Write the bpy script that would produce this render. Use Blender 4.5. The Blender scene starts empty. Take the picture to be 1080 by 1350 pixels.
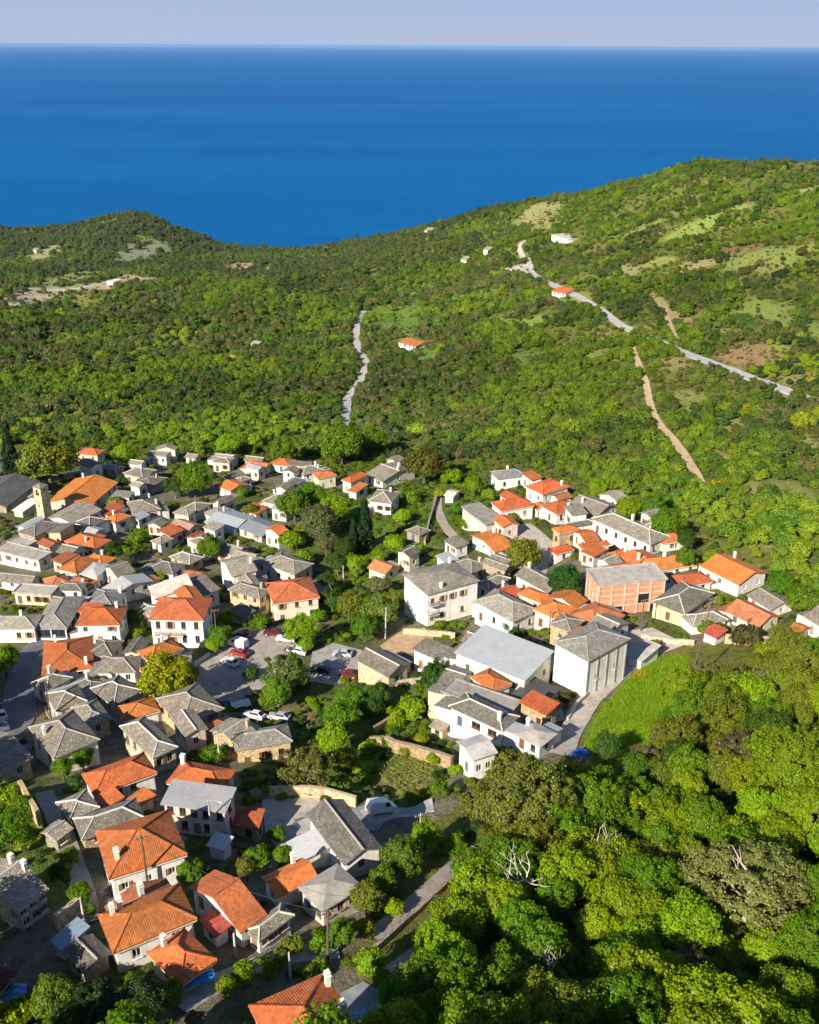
import bpy, bmesh, math, random
import numpy as np
from mathutils import Vector, Matrix

S = bpy.context.scene
COL = S.collection
R = math.radians

# ------------------------------------------------------------------ camera, sky, sun, exposure
CAM_H = 430.0
FOC = 1336.0                                   # focal length in photograph pixels (1080 wide)
PITCH, ROLL = R(24.72), R(0.32)
cam_d = bpy.data.cameras.new('camera')
cam = bpy.data.objects.new('camera', cam_d)
COL.objects.link(cam)
cam_d.sensor_fit = 'HORIZONTAL'
cam_d.sensor_width = 36.0
cam_d.lens = 36.0 * FOC / 1080.0
cam_d.clip_start, cam_d.clip_end = 1.0, 400000.0
CM = Matrix.Rotation(math.pi / 2 - PITCH, 3, 'X') @ Matrix.Rotation(ROLL, 3, 'Z')
cam.matrix_world = Matrix.Translation((0, 0, CAM_H)) @ CM.to_4x4()
S.camera = cam
CMN = np.array(CM)

SUN_EL = R(32.0)
SUN_H = Vector((-0.57, -0.82)).normalized()    # sun low, behind and to the left
world = bpy.data.worlds.new('World')
S.world = world
world.use_nodes = True
wn, wl = world.node_tree.nodes, world.node_tree.links
sky = wn.new('ShaderNodeTexSky')
sky.sky_type = 'NISHITA'
sky.sun_disc = False
sky.sun_elevation = SUN_EL
sky.sun_rotation = math.atan2(SUN_H.x, SUN_H.y)
sky.altitude = 450.0
sky.air_density, sky.dust_density, sky.ozone_density = 1.0, 0.25, 3.5
tc = wn.new('ShaderNodeTexCoord'); sz = wn.new('ShaderNodeSeparateXYZ'); wl.new(tc.outputs['Generated'], sz.inputs[0])
rp = wn.new('ShaderNodeValToRGB'); wl.new(sz.outputs['Z'], rp.inputs[0])     # pale blue sea haze low in the sky, all the way round
el = rp.color_ramp.elements
el[0].position, el[0].color = 0.0, (3.75, 4.4, 6.0, 1)
el[1].position, el[1].color = 0.09, (2.7, 3.9, 6.2, 1)
rf_ = wn.new('ShaderNodeMapRange'); rf_.interpolation_type = 'SMOOTHSTEP'; wl.new(sz.outputs['Z'], rf_.inputs[0])
rf_.inputs[1].default_value, rf_.inputs[2].default_value = 0.04, 0.35
mxs = wn.new('ShaderNodeMix'); mxs.data_type = 'RGBA'; wl.new(rf_.outputs[0], mxs.inputs[0]); wl.new(rp.outputs[0], mxs.inputs[6]); wl.new(sky.outputs[0], mxs.inputs[7])
wl.new(mxs.outputs[2], wn['Background'].inputs['Color'])
wn['Background'].inputs['Strength'].default_value = 0.068

sun_d = bpy.data.lights.new('sun', 'SUN')
sun_d.energy = 5.0
sun_d.angle = R(0.5)
sun_d.color = (1.0, 0.90, 0.74)
sun = bpy.data.objects.new('sun', sun_d)
COL.objects.link(sun)
sdir = Vector((SUN_H.x * math.cos(SUN_EL), SUN_H.y * math.cos(SUN_EL), math.sin(SUN_EL)))
sun.rotation_euler = sdir.to_track_quat('Z', 'Y').to_euler()

S.view_settings.view_transform = 'Standard'
S.view_settings.look = 'None'
S.view_settings.gamma = 1.0
S.view_settings.use_curve_mapping = False
S.view_settings.exposure = 0.84
S.render.engine = 'CYCLES'
S.cycles.max_bounces = 6
S.cycles.diffuse_bounces = 3
S.cycles.transmission_bounces = 3
S.cycles.volume_bounces = 0

# ------------------------------------------------------------------ survey helpers
def ray(px, py):
    d = CMN @ np.array([(px - 540.0) / FOC, -(py - 675.0) / FOC, -1.0])
    return d

def hitY(px, py, Y):
    d = ray(px, py)
    t = Y / d[1]
    return d[0] * t, Y, CAM_H + d[2] * t

def project(x, y, z):
    v = CMN.T @ np.array([x, y, z - CAM_H])
    return 540 + FOC * v[0] / -v[2], 675 - FOC * v[1] / -v[2]

# ------------------------------------------------------------------ terrain height field
CTRL = [  # sight line (px, py) and the distance north at which the ground is met there
 (-250,1350,72),(0,1350,72),(320,1350,70),(540,1350,70),(800,1350,71),(1080,1350,72),(1300,1350,72),
 (-250,1130,101),(0,1130,101),(200,1130,101),(400,1130,102),(600,1130,103),(800,1130,104),(1080,1130,102),(1350,1130,98),
 (-200,1000,136),(0,1000,136),(200,1000,136),(400,1000,138),(550,1000,138),(700,1000,134),(900,1000,134),(1080,1000,132),(1350,1000,126),
 (-200,850,184),(0,850,184),(200,850,185),(330,850,187),(450,850,190),(560,850,185),(700,850,183),(900,850,180),(1080,850,178),(1350,850,168),
 (-200,740,236),(0,740,236),(200,740,240),(430,740,246),(520,740,240),(650,740,234),(800,740,226),(1000,760,212),(1250,760,200),
 (0,650,300),(200,650,305),(400,650,305),(560,650,305),(700,650,292),(850,650,280),(1000,650,268),(1250,650,250),
 (-200,600,355),(0,600,355),(200,600,360),(400,600,362),(560,600,360),(700,600,345),(850,600,325),(1080,600,300),(1300,600,285),
 (-200,500,590),(0,500,580),(250,500,575),(470,500,560),(650,500,520),(850,500,450),(1080,500,390),(1300,500,360),
 (-150,430,860),(0,430,840),(250,430,800),(470,430,720),(650,430,660),(850,430,570),(1080,430,490),(1300,430,440),
 (-150,375,1220),(0,375,1200),(180,375,1180),(350,375,1080),(540,375,950),(750,375,760),(950,375,640),(1200,375,550),
 (-150,330,1560),(0,330,1540),(170,322,1560),(330,345,1420),(470,340,1300),(620,335,1040),(800,320,890),(1000,310,760),(1250,300,650),
 (0,305,1760),(90,302,1760),(135,290,1790),(172,282,1800),(210,290,1800),(245,306,1800),(290,325,1820),(360,333,1800),(430,329,1800),(500,316,1640),(570,300,1480),
 (650,276,1320),(730,262,1200),(800,253,1100),(900,242,1000),(1000,236,930),(1080,232,900),(1250,230,820),
]
pts, dep = [], []
for (px, py, Y) in CTRL:
    x, y, z = hitY(px, py, Y)
    pts.append((x, y)); dep.append(CAM_H - z)
for (x, y, d) in [(-900,2300,415),(-500,2350,430),(-100,2450,440),(400,2200,440),(800,1800,400),(1100,1500,330),
                  (1300,1300,290),(0,2700,480),(-1000,2700,470),(1000,2500,470),(-1300,2100,360),
                  (-60,30,66),(0,30,66),(60,30,66),(-70,-20,42),(0,-20,42),(70,-20,42)]:
    pts.append((x, y)); dep.append(d)
pts = np.array(pts, float); dep = np.array(dep, float)
def warp(x, y):
    return np.stack([x / (y + 130.0) * 1.6, np.log(y + 130.0)], -1)
def phi(r2):
    return 0.5 * r2 * np.log(r2 + 1e-12)
CP = warp(pts[:, 0], pts[:, 1])
nC = len(CP)
A = np.zeros((nC + 3, nC + 3))
d2 = ((CP[:, None] - CP[None]) ** 2).sum(-1)
A[:nC, :nC] = phi(d2) + np.eye(nC) * 2e-4
A[:nC, nC] = 1; A[:nC, nC + 1:] = CP
A[nC, :nC] = 1; A[nC + 1:, :nC] = CP.T
sol = np.linalg.solve(A, np.concatenate([dep, [0, 0, 0]]))
def tps(x, y):
    q = warp(x, y)
    out = np.zeros(len(q))
    for i in range(0, len(q), 20000):
        b = q[i:i + 20000]
        dd = ((b[:, None] - CP[None]) ** 2).sum(-1)
        out[i:i + 20000] = phi(dd) @ sol[:nC] + sol[nC] + b @ sol[nC + 1:]
    return out

def axis(segs):
    v = [segs[0][0]]
    for (a, b, s0, s1) in segs:
        n = max(1, int(round((b - a) / ((s0 + s1) / 2))))
        t = np.arange(1, n + 1) / n
        k = s1 / s0
        w = t if abs(k - 1) < .01 else (k ** t - 1) / (k - 1)
        v.extend(a + (b - a) * w)
    return np.array(v)
GX = axis([(-1700,-700,40,18),(-700,-190,18,3),(-190,190,2.2,2.2),(190,700,3,18),(700,1500,18,40)])
GY = axis([(-45,60,5,2.2),(60,360,2.2,2.2),(360,900,2.4,6),(900,2000,6,11),(2000,2750,12,30)])
MX, MY = np.meshgrid(GX, GY)
rng = np.random.default_rng(7)
def vnoise(x, y, sc, seed):
    g = np.random.default_rng(seed).random((256, 256))
    fx, fy = x / sc, y / sc
    ix, iy = np.floor(fx).astype(int), np.floor(fy).astype(int)
    tx, ty = fx - ix, fy - iy
    tx = tx * tx * (3 - 2 * tx); ty = ty * ty * (3 - 2 * ty)
    a = g[iy % 256, ix % 256]; b = g[iy % 256, (ix + 1) % 256]
    c = g[(iy + 1) % 256, ix % 256]; d = g[(iy + 1) % 256, (ix + 1) % 256]
    return (a * (1 - tx) + b * tx) * (1 - ty) + (c * (1 - tx) + d * tx) * ty
GZ = CAM_H - tps(MX.ravel(), MY.ravel()).reshape(MX.shape)
far = np.clip((MY - 360) / 500, 0, 1) * np.clip((2100 - MY) / 300, 0, 1)
crest = np.clip((1500 - MY) / 400, 0.15, 1)
GZ += far * crest * ((vnoise(MX, MY, 140, 1) - .5) * 24 + (vnoise(MX, MY, 48, 2) - .5) * 9)
near = 1 - np.clip((MY - 300) / 200, 0, 1)
GZ += near * ((vnoise(MX, MY, 17, 3) - .5) * 1.2)
def gz(x, y):
    x = np.asarray(x, float); y = np.asarray(y, float)
    i = np.clip(np.searchsorted(GX, x) - 1, 0, len(GX) - 2)
    j = np.clip(np.searchsorted(GY, y) - 1, 0, len(GY) - 2)
    tx = np.clip((x - GX[i]) / (GX[i + 1] - GX[i]), 0, 1)
    ty = np.clip((y - GY[j]) / (GY[j + 1] - GY[j]), 0, 1)
    return (GZ[j, i] * (1 - tx) + GZ[j, i + 1] * tx) * (1 - ty) + (GZ[j + 1, i] * (1 - tx) + GZ[j + 1, i + 1] * tx) * ty
_ts = np.concatenate([np.arange(30, 420, 1.2), np.geomspace(420, 3200, 420)])
def W(px, py, h=0.0):
    """point at height h above the ground on the sight line through photograph pixel (px, py)"""
    d = ray(px, py)
    f = lambda t: (CAM_H + d[2] * t) - gz(d[0] * t, d[1] * t) - h
    v = f(_ts)
    k = np.argmax(v < 0) if (v < 0).any() else len(_ts) - 1
    a, b = _ts[max(k - 1, 0)], _ts[k]
    for _ in range(24):
        m = (a + b) / 2
        if f(m) < 0: b = m
        else: a = m
    t = (a + b) / 2
    return Vector((d[0] * t, d[1] * t, CAM_H + d[2] * t))
def Wl(pxs):
    return [W(*p) for p in pxs]
def mpp(p):                                    # metres per photograph pixel at a point
    return (Vector(p) - Vector((0, 0, CAM_H))).length / FOC
def in_poly(x, y, poly):
    x = np.asarray(x, float); y = np.asarray(y, float)
    r = np.zeros(x.shape, bool)
    n = len(poly)
    for i in range(n):
        x0, y0 = poly[i][0], poly[i][1]; x1, y1 = poly[(i + 1) % n][0], poly[(i + 1) % n][1]
        c = ((y0 > y) != (y1 > y)) & (x < (x1 - x0) * (y - y0) / (y1 - y0 + 1e-12) + x0)
        r ^= c
    return r
def seg_dist(x, y, line):
    best = np.full(np.shape(x), 1e9)
    for a, b in zip(line[:-1], line[1:]):
        dx, dy = b[0] - a[0], b[1] - a[1]
        t = np.clip(((x - a[0]) * dx + (y - a[1]) * dy) / (dx * dx + dy * dy + 1e-9), 0, 1)
        best = np.minimum(best, np.hypot(x - a[0] - t * dx, y - a[1] - t * dy))
    return best

# ------------------------------------------------------------------ object helpers
def tag(o, label=None, cat=None, group=None, kind=None):
    if label: o['label'] = label
    if cat: o['category'] = cat
    if group: o['group'] = group
    if kind: o['kind'] = kind
    return o
def empty(name, loc, rz=0.0):
    o = bpy.data.objects.new(name, None)
    o.empty_display_size = 0.5
    o.location = loc; o.rotation_euler = (0, 0, rz)
    COL.objects.link(o)
    return o
def link(name, me, parent=None, loc=None, rz=None, color=None):
    o = bpy.data.objects.new(name, me)
    if loc is not None: o.location = loc
    if rz is not None: o.rotation_euler = (0, 0, rz)
    if parent is not None: o.parent = parent
    if color is not None: o.color = (*color[:3], 1)
    COL.objects.link(o)
    return o
class MB:
    """collects faces with material slots and metre UVs"""
    def __init__(s): s.v, s.f, s.m, s.uv = [], [], [], []
    def face(s, vs, mat=0, uv=None):
        b = len(s.v)
        s.v.extend([tuple(p) for p in vs]); s.f.append(tuple(range(b, b + len(vs))))
        s.m.append(mat)
        if uv is None:
            p0, p1 = Vector(vs[0]), Vector(vs[1])
            n = Vector((0, 0, 0))
            for i in range(len(vs)):
                n += Vector(vs[i]).cross(Vector(vs[(i + 1) % len(vs)]))
            n = n.normalized() if n.length > 1e-9 else Vector((0, 0, 1))
            u = (p1 - p0); u = (u - n * u.dot(n)).normalized() if u.length > 1e-9 else Vector((1, 0, 0))
            w = n.cross(u)
            uv = [((Vector(p) - p0).dot(u), (Vector(p) - p0).dot(w)) for p in vs]
        s.uv.extend(uv)
    def box(s, c, d, mat=0, rz=0.0, bottom=True):
        cx, cy, cz = c; dx, dy, dz = d[0] / 2, d[1] / 2, d[2] / 2
        co, si = math.cos(rz), math.sin(rz)
        P = lambda x, y, z: (cx + x * co - y * si, cy + x * si + y * co, cz + z)
        a = [P(-dx, -dy, -dz), P(dx, -dy, -dz), P(dx, dy, -dz), P(-dx, dy, -dz)]
        b = [P(-dx, -dy, dz), P(dx, -dy, dz), P(dx, dy, dz), P(-dx, dy, dz)]
        s.face(b, mat)
        if bottom: s.face(a[::-1], mat)
        for i in range(4):
            j = (i + 1) % 4
            s.face([a[i], a[j], b[j], b[i]], mat)
    def tube(s, path, rads, n=6, mat=0, cap=True):
        rings = []
        for i, p in enumerate(path):
            p = Vector(p)
            d = (Vector(path[min(i + 1, len(path) - 1)]) - Vector(path[max(i - 1, 0)]))
            d = d.normalized() if d.length > 1e-9 else Vector((0, 0, 1))
            a = d.cross(Vector((0.31, 0.9, 0.2))).normalized(); b = d.cross(a)
            rings.append([p + (a * math.cos(2 * math.pi * k / n) + b * math.sin(2 * math.pi * k / n)) * rads[i] for k in range(n)])
        base = len(s.v)
        for r in rings: s.v.extend([tuple(q) for q in r])
        for i in range(len(rings) - 1):
            for k in range(n):
                k2 = (k + 1) % n
                s.f.append((base + i * n + k, base + i * n + k2, base + (i + 1) * n + k2, base + (i + 1) * n + k))
                s.m.append(mat); s.uv.extend([(k / n, i), ((k + 1) / n, i), ((k + 1) / n, i + 1), (k / n, i + 1)])
        if cap:
            s.f.append(tuple(base + (len(rings) - 1) * n + k for k in range(n))); s.m.append(mat)
            s.uv.extend([(0, 0)] * n)
    def mesh(s, name, mats, smooth=False):
        me = bpy.data.meshes.new(name)
        me.from_pydata(s.v, [], s.f)
        for m in (mats if isinstance(mats, (list, tuple)) else [mats]): me.materials.append(m)
        me.polygons.foreach_set('material_index', s.m)
        u = me.uv_layers.new(name='UVMap')
        u.data.foreach_set('uv', np.array(s.uv, np.float32).ravel())
        if smooth: me.polygons.foreach_set('use_smooth', [True] * len(s.f))
        me.validate()
        me.update()
        return me
    def build(s, name, mats, parent=None, smooth=False, color=None):
        return link(name, s.mesh(name, mats, smooth), parent, color=color)

# ------------------------------------------------------------------ materials
def nodes(name):
    m = bpy.data.materials.new(name); m.use_nodes = True
    nt = m.node_tree
    return m, nt, nt.nodes, nt.links, nt.nodes['Principled BSDF']
class G:
    def __init__(s, nt): s.nt, s.n, s.l = nt, nt.nodes, nt.links
    def _in(s, sock, v):
        if isinstance(v, bpy.types.NodeSocket): s.l.new(v, sock)
        elif v is not None: sock.default_value = v
    def math(s, op, a, b=None, c=None, clamp=False):
        k = s.n.new('ShaderNodeMath'); k.operation = op; k.use_clamp = clamp
        for i, v in enumerate((a, b, c)):
            if v is not None: s._in(k.inputs[i], v)
        return k.outputs[0]
    def vmath(s, op, a, b=None):
        k = s.n.new('ShaderNodeVectorMath'); k.operation = op
        s._in(k.inputs[0], a)
        if b is not None: s._in(k.inputs[1], b)
        return k.outputs[0]
    def noise(s, vec, scale, detail=3, rough=.55, out='Fac'):
        k = s.n.new('ShaderNodeTexNoise'); s._in(k.inputs['Vector'], vec)
        k.inputs['Scale'].default_value = scale; k.inputs['Detail'].default_value = detail; k.inputs['Roughness'].default_value = rough
        return k.outputs[out]
    def ramp(s, fac, stops):
        k = s.n.new('ShaderNodeValToRGB'); s._in(k.inputs[0], fac)
        e = k.color_ramp.elements
        while len(e) < len(stops): e.new(0.5)
        for i, (p, c) in enumerate(stops):
            e[i].position = p; e[i].color = (*c, 1) if len(c) == 3 else c
        return k.outputs[0]
    def mix(s, fac, a, b, typ='MIX'):
        k = s.n.new('ShaderNodeMix'); k.data_type = 'RGBA'; k.blend_type = typ
        s._in(k.inputs[0], fac)
        for sock, v in ((k.inputs[6], a), (k.inputs[7], b)):
            s._in(sock, (*v, 1) if isinstance(v, tuple) and len(v) == 3 else v)
        return k.outputs[2]
    def hsv(s, col, h=.5, sat=1.0, val=1.0):
        k = s.n.new('ShaderNodeHueSaturation')
        s._in(k.inputs['Hue'], h); s._in(k.inputs['Saturation'], sat); s._in(k.inputs['Value'], val); s._in(k.inputs['Color'], col)
        return k.outputs[0]
    def bump(s, h, strength, dist=.05):
        k = s.n.new('ShaderNodeBump'); k.inputs['Strength'].default_value = strength; k.inputs['Distance'].default_value = dist
        s._in(k.inputs['Height'], h)
        return k.outputs[0]
    def objcol(s):
        return s.n.new('ShaderNodeObjectInfo').outputs['Color']
    def objrand(s):
        return s.n.new('ShaderNodeObjectInfo').outputs['Random']
    def geo(s, o='Position'):
        return s.n.new('ShaderNodeNewGeometry').outputs[o]
    def uv(s):
        return s.n.new('ShaderNodeUVMap').outputs[0]
    def attr(s, name, typ='GEOMETRY', out='Color'):
        k = s.n.new('ShaderNodeAttribute'); k.attribute_type = typ; k.attribute_name = name
        return k.outputs[out]

def mat_plaster():
    m, nt, n, l, b = nodes('plaster'); g = G(nt)
    p = g.geo(); uv = g.uv()
    a = g.noise(p, .7, 4, .6); c = g.noise(p, 5, 3, .6)
    col = g.mix(g.ramp(a, [(.42, (0, 0, 0)), (.72, (1, 1, 1))]), g.objcol(), g.mix(1.0, g.objcol(), (.80, .76, .70), 'MULTIPLY'))
    # rain streaks below the eaves
    st = g.noise(g.vmath('MULTIPLY', p, (2.2, 2.2, .18)), 1.0, 3, .6)
    col = g.mix(g.ramp(st, [(.50, (0, 0, 0)), (.74, (.75, .75, .75))]), col, g.mix(1.0, g.objcol(), (.58, .53, .46), 'MULTIPLY'))
    l.new(col, b.inputs['Base Color']); b.inputs['Roughness'].default_value = .9
    l.new(g.bump(c, .3, .03), b.inputs['Normal'])
    return m
def mat_stonewall():
    m, nt, n, l, b = nodes('rubble_stone'); g = G(nt)
    uv = g.uv(); w = g.vmath('ADD', uv, g.vmath('MULTIPLY', g.noise(uv, 1.5, 2, .5, 'Color'), (.25, .12, 0)))
    k = n.new('ShaderNodeTexVoronoi'); l.new(g.vmath('MULTIPLY', w, (2.2, 4.0, 1)), k.inputs['Vector']); k.inputs['Scale'].default_value = 1
    kd = n.new('ShaderNodeTexVoronoi'); kd.feature = 'DISTANCE_TO_EDGE'; l.new(g.vmath('MULTIPLY', w, (2.2, 4.0, 1)), kd.inputs['Vector']); kd.inputs['Scale'].default_value = 1
    sep = n.new('ShaderNodeSeparateColor'); l.new(k.outputs['Color'], sep.inputs[0])
    st = g.ramp(sep.outputs[0], [(0, (.55, .52, .47)), (.5, (.95, .9, .8)), (1, (1.35, 1.2, .98))])
    col = g.mix(1.0, g.objcol(), st, 'MULTIPLY')
    col = g.mix(g.ramp(kd.outputs[0], [(.02, (1, 1, 1)), (.09, (0, 0, 0))]), col, g.mix(1.0, g.objcol(), (.8, .78, .74), 'MULTIPLY'))
    col = g.mix(g.ramp(g.noise(g.geo(), .5, 4), [(.5, (0, 0, 0)), (.8, (.6, .6, .6))]), col, g.mix(1.0, col, (.55, .55, .5), 'MULTIPLY'))
    l.new(col, b.inputs['Base Color']); b.inputs['Roughness'].default_value = .93
    l.new(g.bump(g.ramp(kd.outputs[0], [(0, (0, 0, 0)), (.15, (1, 1, 1))]), .7, .06), b.inputs['Normal'])
    return m
def mat_tile():
    m, nt, n, l, b = nodes('terracotta_tiles'); g = G(nt)
    uv = g.uv(); sx = n.new('ShaderNodeSeparateXYZ'); l.new(uv, sx.inputs[0])
    u = g.math('DIVIDE', sx.outputs[0], .24); v = g.math('DIVIDE', sx.outputs[1], .38)
    fu = g.math('FLOOR', u); fv = g.math('FLOOR', v)
    wn_ = n.new('ShaderNodeTexWhiteNoise'); wn_.noise_dimensions = '3D'
    cb = n.new('ShaderNodeCombineXYZ'); l.new(fu, cb.inputs[0]); l.new(fv, cb.inputs[1]); l.new(g.objrand(), cb.inputs[2]); l.new(cb.outputs[0], wn_.inputs[0])
    t = g.ramp(wn_.outputs[0], [(0, (.62, .58, .55)), (.35, (.92, .9, .88)), (.8, (1.05, 1.05, 1.05)), (1, (1.25, 1.3, 1.4))])
    col = g.mix(1.0, g.objcol(), t, 'MULTIPLY')
    p = g.geo()
    col = g.mix(g.ramp(g.noise(p, .45, 5, .65), [(.40, (0, 0, 0)), (.66, (.8, .8, .8))]), col, g.mix(1.0, g.objcol(), (.55, .60, .62), 'MULTIPLY'))
    col = g.mix(g.ramp(g.noise(p, .9, 4, .65), [(.52, (0, 0, 0)), (.72, (.5, .5, .5))]), col, g.mix(.5, g.objcol(), (.62, .36, .20)))
    col = g.mix(g.ramp(g.noise(p, 1.7, 4, .7), [(.58, (0, 0, 0)), (.78, (.6, .6, .6))]), col, (.34, .22, .12))
    l.new(col, b.inputs['Base Color']); b.inputs['Roughness'].default_value = .85
    wav = g.math('ABSOLUTE', g.math('SINE', g.math('MULTIPLY', u, math.pi)))
    row = g.math('FRACT', v)
    hgt = g.math('ADD', g.math('MULTIPLY', wav, .8), g.math('MULTIPLY', g.math('SUBTRACT', 1.0, row), .35))
    l.new(g.bump(hgt, .5, .07), b.inputs['Normal'])
    return m
def mat_slate():
    m, nt, n, l, b = nodes('stone_slates'); g = G(nt)
    uv = g.uv(); w = g.vmath('ADD', uv, g.vmath('MULTIPLY', g.noise(uv, 1.2, 2, .5, 'Color'), (.5, .35, 0)))
    vec = g.vmath('MULTIPLY', w, (2.3, 3.6, 1))
    k = n.new('ShaderNodeTexVoronoi'); l.new(vec, k.inputs['Vector']); k.inputs['Scale'].default_value = 1
    kd = n.new('ShaderNodeTexVoronoi'); kd.feature = 'DISTANCE_TO_EDGE'; l.new(vec, kd.inputs['Vector']); kd.inputs['Scale'].default_value = 1
    sep = n.new('ShaderNodeSeparateColor'); l.new(k.outputs['Color'], sep.inputs[0])
    st = g.ramp(sep.outputs[0], [(0, (.66, .65, .64)), (.4, (.9, .89, .87)), (.8, (1.1, 1.08, 1.03)), (1, (1.35, 1.32, 1.25))])
    col = g.mix(1.0, g.objcol(), st, 'MULTIPLY')
    p = g.geo()
    col = g.mix(g.ramp(g.noise(p, .35, 5, .65), [(.45, (0, 0, 0)), (.7, (.8, .8, .8))]), col, g.mix(1.0, g.objcol(), (.55, .52, .46), 'MULTIPLY'))
    col = g.mix(g.ramp(g.noise(p, 1.3, 4, .7), [(.58, (0, 0, 0)), (.75, (.55, .55, .55))]), col, (.36, .34, .28))
    col = g.mix(g.ramp(kd.outputs[0], [(.01, (.85, .85, .85)), (.06, (0, 0, 0))]), col, g.mix(1.0, col, (.55, .54, .52), 'MULTIPLY'))
    l.new(col, b.inputs['Base Color']); b.inputs['Roughness'].default_value = .88
    hgt = g.math('ADD', g.math('MULTIPLY', sep.outputs[1], .8), g.ramp(kd.outputs[0], [(0, (0, 0, 0)), (.1, (.7, .7, .7))]))
    l.new(g.bump(hgt, .8, .09), b.inputs['Normal'])
    return m
def mat_flat(name, rough=.85, metal=0.0, spec=None, var=.35, sc=.6, corr=0.0):
    m, nt, n, l, b = nodes(name); g = G(nt)
    p = g.geo()
    f = g.noise(p, sc, 5, .65); f2 = g.noise(p, sc * 7, 3, .6)
    col = g.mix(1.0, g.objcol(), g.ramp(f, [(.3, (1 - var,) * 3), (.55, (1, 1, 1)), (.8, (1 + var * .5, 1 + var * .45, 1 + var * .4))]), 'MULTIPLY')
    col = g.mix(.35, col, g.mix(1.0, col, g.ramp(f2, [(.3, (.6, .6, .6)), (.7, (1.3, 1.3, 1.3))]), 'MULTIPLY'))
    l.new(col, b.inputs['Base Color']); b.inputs['Roughness'].default_value = rough; b.inputs['Metallic'].default_value = metal
    if spec is not None: b.inputs['Specular IOR Level'].default_value = spec
    if corr:
        sx = n.new('ShaderNodeSeparateXYZ'); l.new(g.uv(), sx.inputs[0])
        l.new(g.bump(g.math('SINE', g.math('MULTIPLY', sx.outputs[0], 2 * math.pi / corr)), .25, .03), b.inputs['Normal'])
    else:
        l.new(g.bump(f2, .25, .03), b.inputs['Normal'])
    return m
def mat_brick():
    m, nt, n, l, b = nodes('hollow_brick'); g = G(nt)
    k = n.new('ShaderNodeTexBrick'); l.new(g.uv(), k.inputs['Vector'])
    k.inputs['Color1'].default_value = (.50, .17, .07, 1); k.inputs['Color2'].default_value = (.62, .25, .11, 1); k.inputs['Mortar'].default_value = (.5, .38, .3, 1)
    k.inputs['Scale'].default_value = 1.0; k.inputs['Brick Width'].default_value = .33; k.inputs['Row Height'].default_value = .2; k.inputs['Mortar Size'].default_value = .02
    l.new(k.outputs[0], b.inputs['Base Color']); b.inputs['Roughness'].default_value = .9
    return m
def mat_foliage(name, instanced):
    m, nt, n, l, b = nodes(name); g = G(nt)
    base = g.attr('tint', 'INSTANCER') if instanced else g.objcol()
    ri = g.geo('Random Per Island')
    p = g.geo()
    lo, sp_ = (.80, .40) if instanced else (.66, .68)
    col = g.hsv(base, g.math('ADD', .488, g.math('MULTIPLY', ri, .024)), g.math('ADD', .94, g.math('MULTIPLY', ri, .12)), g.math('ADD', lo, g.math('MULTIPLY', ri, sp_)))
    cl = g.noise(p, .55 if not instanced else .12, 2, .5)
    col = g.hsv(col, g.math('ADD', .485, g.math('MULTIPLY', cl, .03)), 1.0, g.math('ADD', .72, g.math('MULTIPLY', cl, .56)))
    n.remove(b)
    d = n.new('ShaderNodeBsdfDiffuse'); t = n.new('ShaderNodeBsdfTranslucent'); gl = n.new('ShaderNodeBsdfGlossy')
    l.new(col, d.inputs[0]); l.new(g.hsv(col, .485, 1.1, 1.25), t.inputs[0]); gl.inputs['Roughness'].default_value = .45
    gl.inputs[0].default_value = (.9, .9, .9, 1)
    mx = n.new('ShaderNodeMixShader'); mx.inputs[0].default_value = .43
    l.new(d.outputs[0], mx.inputs[1]); l.new(t.outputs[0], mx.inputs[2])
    m2 = n.new('ShaderNodeMixShader'); m2.inputs[0].default_value = .012
    l.new(mx.outputs[0], m2.inputs[1]); l.new(gl.outputs[0], m2.inputs[2])
    l.new(m2.outputs[0], n['Material Output'].inputs['Surface'])
    return m
def mat_bark():
    m, nt, n, l, b = nodes('bark'); g = G(nt)
    f = g.noise(g.vmath('MULTIPLY', g.geo(), (3, 3, .8)), 2, 4, .6)
    l.new(g.mix(1.0, g.objcol(), g.ramp(f, [(.3, (.5, .5, .5)), (.7, (1.3, 1.3, 1.3))]), 'MULTIPLY'), b.inputs['Base Color']); b.inputs['Roughness'].default_value = .95
    return m
M = dict(plaster=mat_plaster(), stone=mat_stonewall(), tile=mat_tile(), slate=mat_slate(),
         concrete=mat_flat('concrete', .9, 0, .3, .35), sheet=mat_flat('sheet_metal', .55, 0, .5, .14, .4, .35), paint=mat_flat('paint', .6, 0, .4, .2),
         wood=mat_flat('wood', .8, 0, .3, .4, 2.0), tarp=mat_flat('tarp', .5, 0, .4, .25, 1.2), brick=mat_brick(), mortar=mat_flat('lime_mortar', .9, 0, .2, .3, 1.5),
         carpaint=mat_flat('car_paint', .25, 0, .5, .03), rubber=mat_flat('rubber', .8, 0, .3, .1),
         leaf=mat_foliage('foliage', False), leafi=mat_foliage('foliage_far', True), bark=mat_bark())
def mat_glass():
    m, nt, n, l, b = nodes('window_glass')
    b.inputs['Base Color'].default_value = (.02, .024, .03, 1); b.inputs['Roughness'].default_value = .12
    return m
M['glass'] = mat_glass()

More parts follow.
